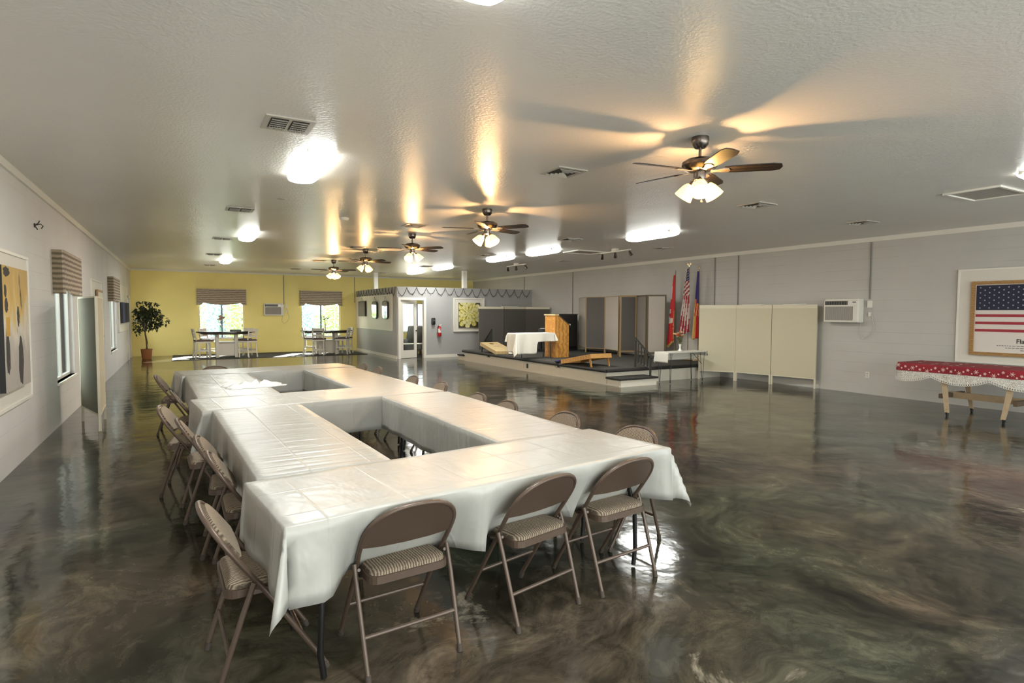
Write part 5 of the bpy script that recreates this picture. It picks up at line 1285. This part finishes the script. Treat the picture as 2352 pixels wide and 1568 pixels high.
for y, m_, l in [(20.35, 'flag_blue', 'narrow dark blue picture on the far board of the left wall'), (21.95, 'sofa_dark', 'narrow dark brown picture on the far board nearest the exit door')]:
    o = thing('narrow_picture', l, 'picture', (XL+0.042, y, 1.57)); MB().box2((0, -0.40, -0.30), (0.05, 0.40, 0.30)).build('canvas', M['black'], o); MB().box2((0.05, -0.40, -0.30), (0.052, 0.40, 0.30)).build('picture_face', M[m_], o)
o = thing('wall_bracket', 'small dark twisted bracket high on the left wall', 'bracket', (XL, 8.98, 2.64))
MB().cyl((0, 0, 0), (0.012, 0, 0), 0.025, seg=10).tube([(0.01, 0, 0), (0.06, 0.01, 0.02), (0.08, 0.04, 0.0), (0.06, 0.05, -0.03)], 0.006, 6).tube([(0.01, 0, 0), (0.05, -0.03, 0.03), (0.06, -0.05, 0.05)], 0.006, 6).tube([(0.01, 0, -0.01), (0.03, 0.02, -0.05)], 0.006, 6).build('hook', M['wire_dark'], o, smooth=True)
for y, z, l in [(22.95, 2.05, 'tiny white box high beside the exit door'), (23.05, 1.15, 'light switch beside the exit door')]:
    wall_box('wall_switch', l, 'switch', (XL+0.006, y, z), (0.08, 0.12), M['trim_white'])

# ------------------------------------------------------------------ office front and side walls
big_board('wall_board', 'long white board with mirrors on the office side wall', PX-0.001, 19.72, YB-0.03, 0.955, 2.24, -1)
def mirror(label, y, z, w_, h_, arch, face, tilt=0):
    o = thing('wall_mirror' if arch else 'hanging_picture', label, 'mirror' if arch else 'picture', (PX-0.045, y, z)); 
    def outline(w2, h2, x):
        if not arch: return [(x, -w2, -h2), (x, w2, -h2), (x, w2, h2), (x, -w2, h2)]
        pts = [(x, -w2, -h2+0.06), (x, -w2*0.6, -h2), (x, w2*0.6, -h2), (x, w2, -h2+0.06)]
        return pts + [(x, w2*math.cos(a), h2-0.10+0.10*math.sin(a)) for a in [math.pi*k/12 for k in range(13)]]
    MB().prism(outline(w_/2, h_/2, -0.05), (0.05, 0, 0)).build('frame', M['black'], o)
    MB().prism(outline(w_/2-0.03, h_/2-0.03, -0.054), (0.003, 0, 0)).build('mirror_glass' if arch else 'picture_face', face, o)
    MB().tube([(-0.02, -w_*0.2, h_/2), (-0.03, 0, h_/2+0.16), (-0.02, w_*0.2, h_/2)], 0.004, 4).build('hanging_cord', M['wire_dark'], o)
mirror('grey rectangular picture on the office side wall, beside the yellow wall', 23.45, 1.74, 1.0, 0.60, False, M['mauve_fabric'])
mirror('arched dark mirror on the office side wall, middle of the row', 21.70, 1.69, 0.62, 0.66, True, M['mirror'])
mirror('arched dark mirror on the office side wall, nearest the glass door', 20.40, 1.69, 0.62, 0.66, True, M['mirror'])
# board and dahlia print on the front wall
def dahlia():
    x0, x1, z0, z1 = 8.585, 9.835, 0.91, 2.135; y = PY-0.001
    o = thing('wall_board', 'white framed board around the yellow flower print', 'wall board', ((x0+x1)/2, y, (z0+z1)/2)); hx, hz = (x1-x0)/2, (z1-z0)/2
    MB().box2((-hx, -0.025, -hz), (hx, 0, hz)).build('panel', M['board_white'], o)
    for (a, c) in [((-hx, hz-0.04), (hx, hz)), ((-hx, -hz), (hx, -hz+0.04)), ((-hx, -hz+0.04), (-hx+0.04, hz-0.04)), ((hx-0.04, -hz+0.04), (hx, hz-0.04))]:
        MB().box2((a[0], -0.045, a[1]), (c[0], -0.025, c[1])).build('moulding', M['trim_white'], o)
    p = thing('flower_print', 'square print of a big yellow dahlia on the office front wall', 'print', (9.21, y-0.026, 1.505))
    w2, h2 = 0.43, 0.455
    p.location.y -= 0.0
    MB().box2((-w2, -0.03, -h2), (w2, 0, h2)).build('canvas', M['print_dark'], p)
    b = MB(); cx, cz = -0.07, 0.08; rs = random.Random(3); lay = 0
    for ri, (rad, n, L_, W_) in enumerate([(0.50, 12, 0.24, 0.15), (0.39, 11, 0.21, 0.135), (0.29, 11, 0.18, 0.11), (0.20, 9, 0.14, 0.085), (0.12, 8, 0.10, 0.06), (0.055, 5, 0.07, 0.04)]):
        for k in range(n):
            a = 6.283*(k+0.5*(ri % 2))/n+rs.uniform(-.05, .05); lay += 1; yy = -0.031-lay*0.0006
            d1 = Vector((math.cos(a), 0, math.sin(a))); s = Vector((-math.sin(a), 0, math.cos(a))); base = Vector((cx, yy, cz))+d1*(rad-L_*0.75)
            for col, sc in ((2, 1.10), (0 if (k*7+ri*3) % 5 < 2 else 1, 1.0), (1, 0.45)):
                b.mi = col; pts = []
                for (t, w_) in [(0, 0.25), (0.3, 0.8), (0.65, 1.0), (0.88, 0.7), (1, 0), (0.88, -0.7), (0.65, -1.0), (0.3, -0.8), (0, -0.25)]:
                    q = base+d1*L_*t*(1 if sc != 0.55 else 0.7)+s*W_*w_*0.62*sc
                    q.x = max(-w2, min(w2, q.x)); q.z = max(-h2, min(h2, q.z)); q.y = yy-(0.0 if col == 2 else (0.0002 if sc == 1.0 else 0.0004)); pts.append(q)
                try: b.face(pts)
                except Exception: pass
    b.build('petals', [M['petal_y1'], M['petal_y2'], M['petal_y3']], p, flip=False)
dahlia()
o = thing('soap_dispenser', 'black wall dispenser on the office front wall beside the door', 'dispenser', (7.80, PY, 1.29)); MB().box2((-0.065, -0.10, -0.12), (0.065, 0, 0.12), bev=0.025).build('casing', M['black'], o, smooth=True); MB().ball((0.01, -0.098, 0.035), 0.02, 2, (1, 0.3, 1)).build('badge', M['grille'], o)
o = thing('fire_extinguisher', 'red fire extinguisher hanging on the office front wall', 'fire extinguisher', (8.02, PY-0.08, 0.76))
MB().lathe([(0, 0), (0.062, 0.0), (0.068, 0.015), (0.068, 0.28), (0.055, 0.32), (0.025, 0.345), (0.02, 0.37), (0, 0.37)], seg=24).build('cylinder', M['red_metal'], o, smooth=True)
MB().lathe([(0.0695, 0.13), (0.0695, 0.27)], seg=24).build('label_sleeve', M['board_white'], o, smooth=True); MB().box((-0.0, -0.071, 0.235), (0.05, 0.004, 0.03)).build('label_mark', M['red_metal'], o)
MB().box((0.02, 0, 0.40), (0.10, 0.025, 0.02), rot=Matrix.Rotation(R(-14), 3, 'Y')).box((0.0, 0, 0.375), (0.08, 0.025, 0.02)).cyl((0, 0, 0.36), (0, 0, 0.40), 0.02).build('valve_handle', M['white_metal'], o)
MB().tube([(-0.03, -0.02, 0.38), (-0.09, -0.03, 0.33), (-0.085, -0.03, 0.2), (-0.075, -0.03, 0.12)], 0.010, 8).build('hose', M['black'], o, smooth=True)
MB().box((0, 0.074, 0.25), (0.05, 0.012, 0.2)).build('wall_hanger', M['black_metal'], o)

# light strings swagged along the top of the office walls
def garland(name, label, p0, p1, n, drop, nrm, seed):
    p0, p1, nrm = Vector(p0), Vector(p1), Vector(nrm); o = thing(name, label, 'string lights', p0, 0, 'unlit string lights along the office wall top'); rs = random.Random(seed); wire = MB(); bulbs = MB()
    e = (p1-p0)/n
    for k in range(n):
        a = e*k+Vector((0, 0, rs.uniform(-.01, .03))); c = e*(k+1); dd = drop*rs.uniform(0.75, 1.1)
        pts = [a.lerp(c, t/12)+Vector((0, 0, -dd*(1-(2*t/12-1)**2)))+nrm*0.018 for t in range(13)]
        wire.tube(pts, 0.0065, 4)
        for q in pts[1:-1]:
            if rs.random() < 0.75: t_ = q+Vector((rs.uniform(-.04, .04)*abs(e.normalized().x), rs.uniform(-.04, .04)*abs(e.normalized().y), -rs.uniform(0.03, 0.09))); wire.tube([q, t_], 0.004, 3)
            bulbs.ball(q+Vector((0, 0, -0.02)), 0.009, 1)
    wire.build('wire', M['wire_dark'], o); tag(bulbs.build('bulbs', M['grille'], o), kind='stuff')
garland('string_lights', 'unlit string lights looping along the office front wall top', (PX, PY, PH-0.02), (XR-0.1, PY, PH-0.02), 15, 0.27, (0, -1, 0), 1)
garland('string_lights', 'unlit string lights bunched along the office side wall top', (PX, PY+0.1, PH-0.02), (PX, YB-0.1, PH-0.02), 14, 0.24, (-1, 0, 0), 2)
# office furniture seen through the glass door
def armchair(label, loc, rz, m1, m2, s=1.0, high=0.0):
    o = thing('armchair', label, 'armchair', loc, rz)
    MB().box2((-0.42, -0.38, 0.12), (0.42, 0.38, 0.42), bev=0.03).build('seat_base', m1, o)
    MB().box2((-0.30, -0.40, 0.42), (0.30, 0.25, 0.54), bev=0.05).build('seat_cushion', m2, o, smooth=True)
    MB().box((0, 0.34, 0.68+high/2), (0.74, 0.18, 0.62+high), rot=Matrix.Rotation(R(-10), 3, 'X'), bev=0.06).build('backrest', m1, o, smooth=True)
    for sx in (-1, 1):
        MB().box2((sx*0.42-0.09, -0.40, 0.14), (sx*0.42+0.09, 0.34, 0.58), bev=0.05).build('armrest', m1, o, smooth=True)
        for sy in (-0.3, 0.3): MB().cyl((sx*0.38, sy, 0), (sx*0.38, sy, 0.13), 0.02, seg=8).build('leg', M['table_dark'], o)
    return o
armchair('grey armchair seen through the glass office door', (7.85, 22.0, 0), R(-155), M['sofa'], M['sofa_light'], high=0.1)
armchair('dark brown armchair seen through the gap of the office door', (9.0, 22.9, 0), R(-10), M['sofa_dark'], M['sofa_dark'])
o = thing('coffee_table', 'low glass edged coffee table seen through the office door', 'table', (7.55, 20.9, 0)); MB().box((0, 0, 0.42), (0.75, 0.5, 0.02), bev=0.004).build('tabletop', M['screen_cream'], o)
for sx in (-0.33, 0.33):
    for sy in (-0.21, 0.21): MB().cyl((sx, sy, 0), (sx, sy, 0.41), 0.018, seg=8).build('leg', M['table_dark'], o)
MB().box((0, 0, 0.15), (0.68, 0.44, 0.02)).build('shelf', M['table_dark'], o)

# ------------------------------------------------------------------ garden beyond the windows
struct(MB().box2((-14, YB+0.2, -0.14), (26, 50, -0.04)).build('ground', M['gravel']))
def bush(name, label, loc, r, h, m_, seed, n=900, cat='bush', base=0.15):
    o = thing(name, label, cat, loc, 0, 'garden shrubs beyond the windows'); rs = random.Random(seed); b = MB()
    for _ in range(n):
        a, z = rs.uniform(0, 6.283), rs.random(); rr = r*math.sqrt(rs.random())*(1-abs(z-0.5)**2*1.6); q = Vector((rr*math.cos(a), rr*math.sin(a), base+z*(h-base)))
        d1 = Vector((rs.gauss(0, 1), rs.gauss(0, 1), rs.gauss(0, 1))).normalized()*rs.uniform(0.09, 0.17); s = d1.cross(Vector((rs.gauss(0, 1), rs.gauss(0, 1), 1))).normalized()*d1.length*0.4
        b.face([q, q+d1*0.5+s, q+d1, q+d1*0.5-s])
    b.build('foliage', m_, o, flip=False); MB().cyl((0, 0, -0.04), (0, 0, h*0.6), 0.05, 0.02, seg=8).build('stem', M['bark'], o); return o
rs = random.Random(8); k = 0
for (x, y, r, h, m_, l) in [(0.2, 29.5, 0.85, 2.4, 'leaf_out', 'sunlit green shrub through the left window, left half'), (1.9, 31.6, 0.95, 2.5, 'leaf_blue', 'bluish shrub through the left window centre'), (2.5, 29.4, 0.8, 2.6, 'leaf_out', 'sunlit green shrub through the left window, right half'),
                            (5.2, 31.4, 1.1, 2.0, 'leaf_blue', 'pale bluish shrub through the right window, left pane'), (6.6, 29.2, 0.9, 1.9, 'leaf_out', 'green shrub through the right window, right pane'), (8.6, 30.6, 1.0, 1.7, 'leaf_out', 'green shrub low behind the right window edge'),
                            (4.3, 28.9, 0.7, 1.7, 'leaf_out', 'small green shrub at the left edge of the right window')]:
    bush('garden_shrub', l, (x, y, 0), r, h, M[m_], k+40, n=1500); k += 1
struct(MB().box2((-4.6, 5, -0.1), (-4.45, 30, 2.3)).build('wall_added_backdrop', mat('blue grey added backdrop', (0.22, 0.27, 0.30), 0.8)))  # added wall, darkens the bright view through the left windows
struct(MB().box2((-14, -5, -0.14), (XL-0.2, YB+0.2, -0.04)).build('ground', M['gravel']))
o = thing('garden_fence', 'thin dark rail fence beyond the yellow wall windows', 'fence', (0, 27.6, 0), 0)
for x in [-1.0, 2.55, 6.25, 9.5]: MB().box2((x-0.02, -0.02, -0.04), (x+0.02, 0.02, 1.75)).build('post', M['alu'], o)
for z in (0.75, 1.62): MB().box2((-1.0, -0.012, z-0.014), (9.5, 0.012, z+0.014)).build('rail', M['alu'], o)
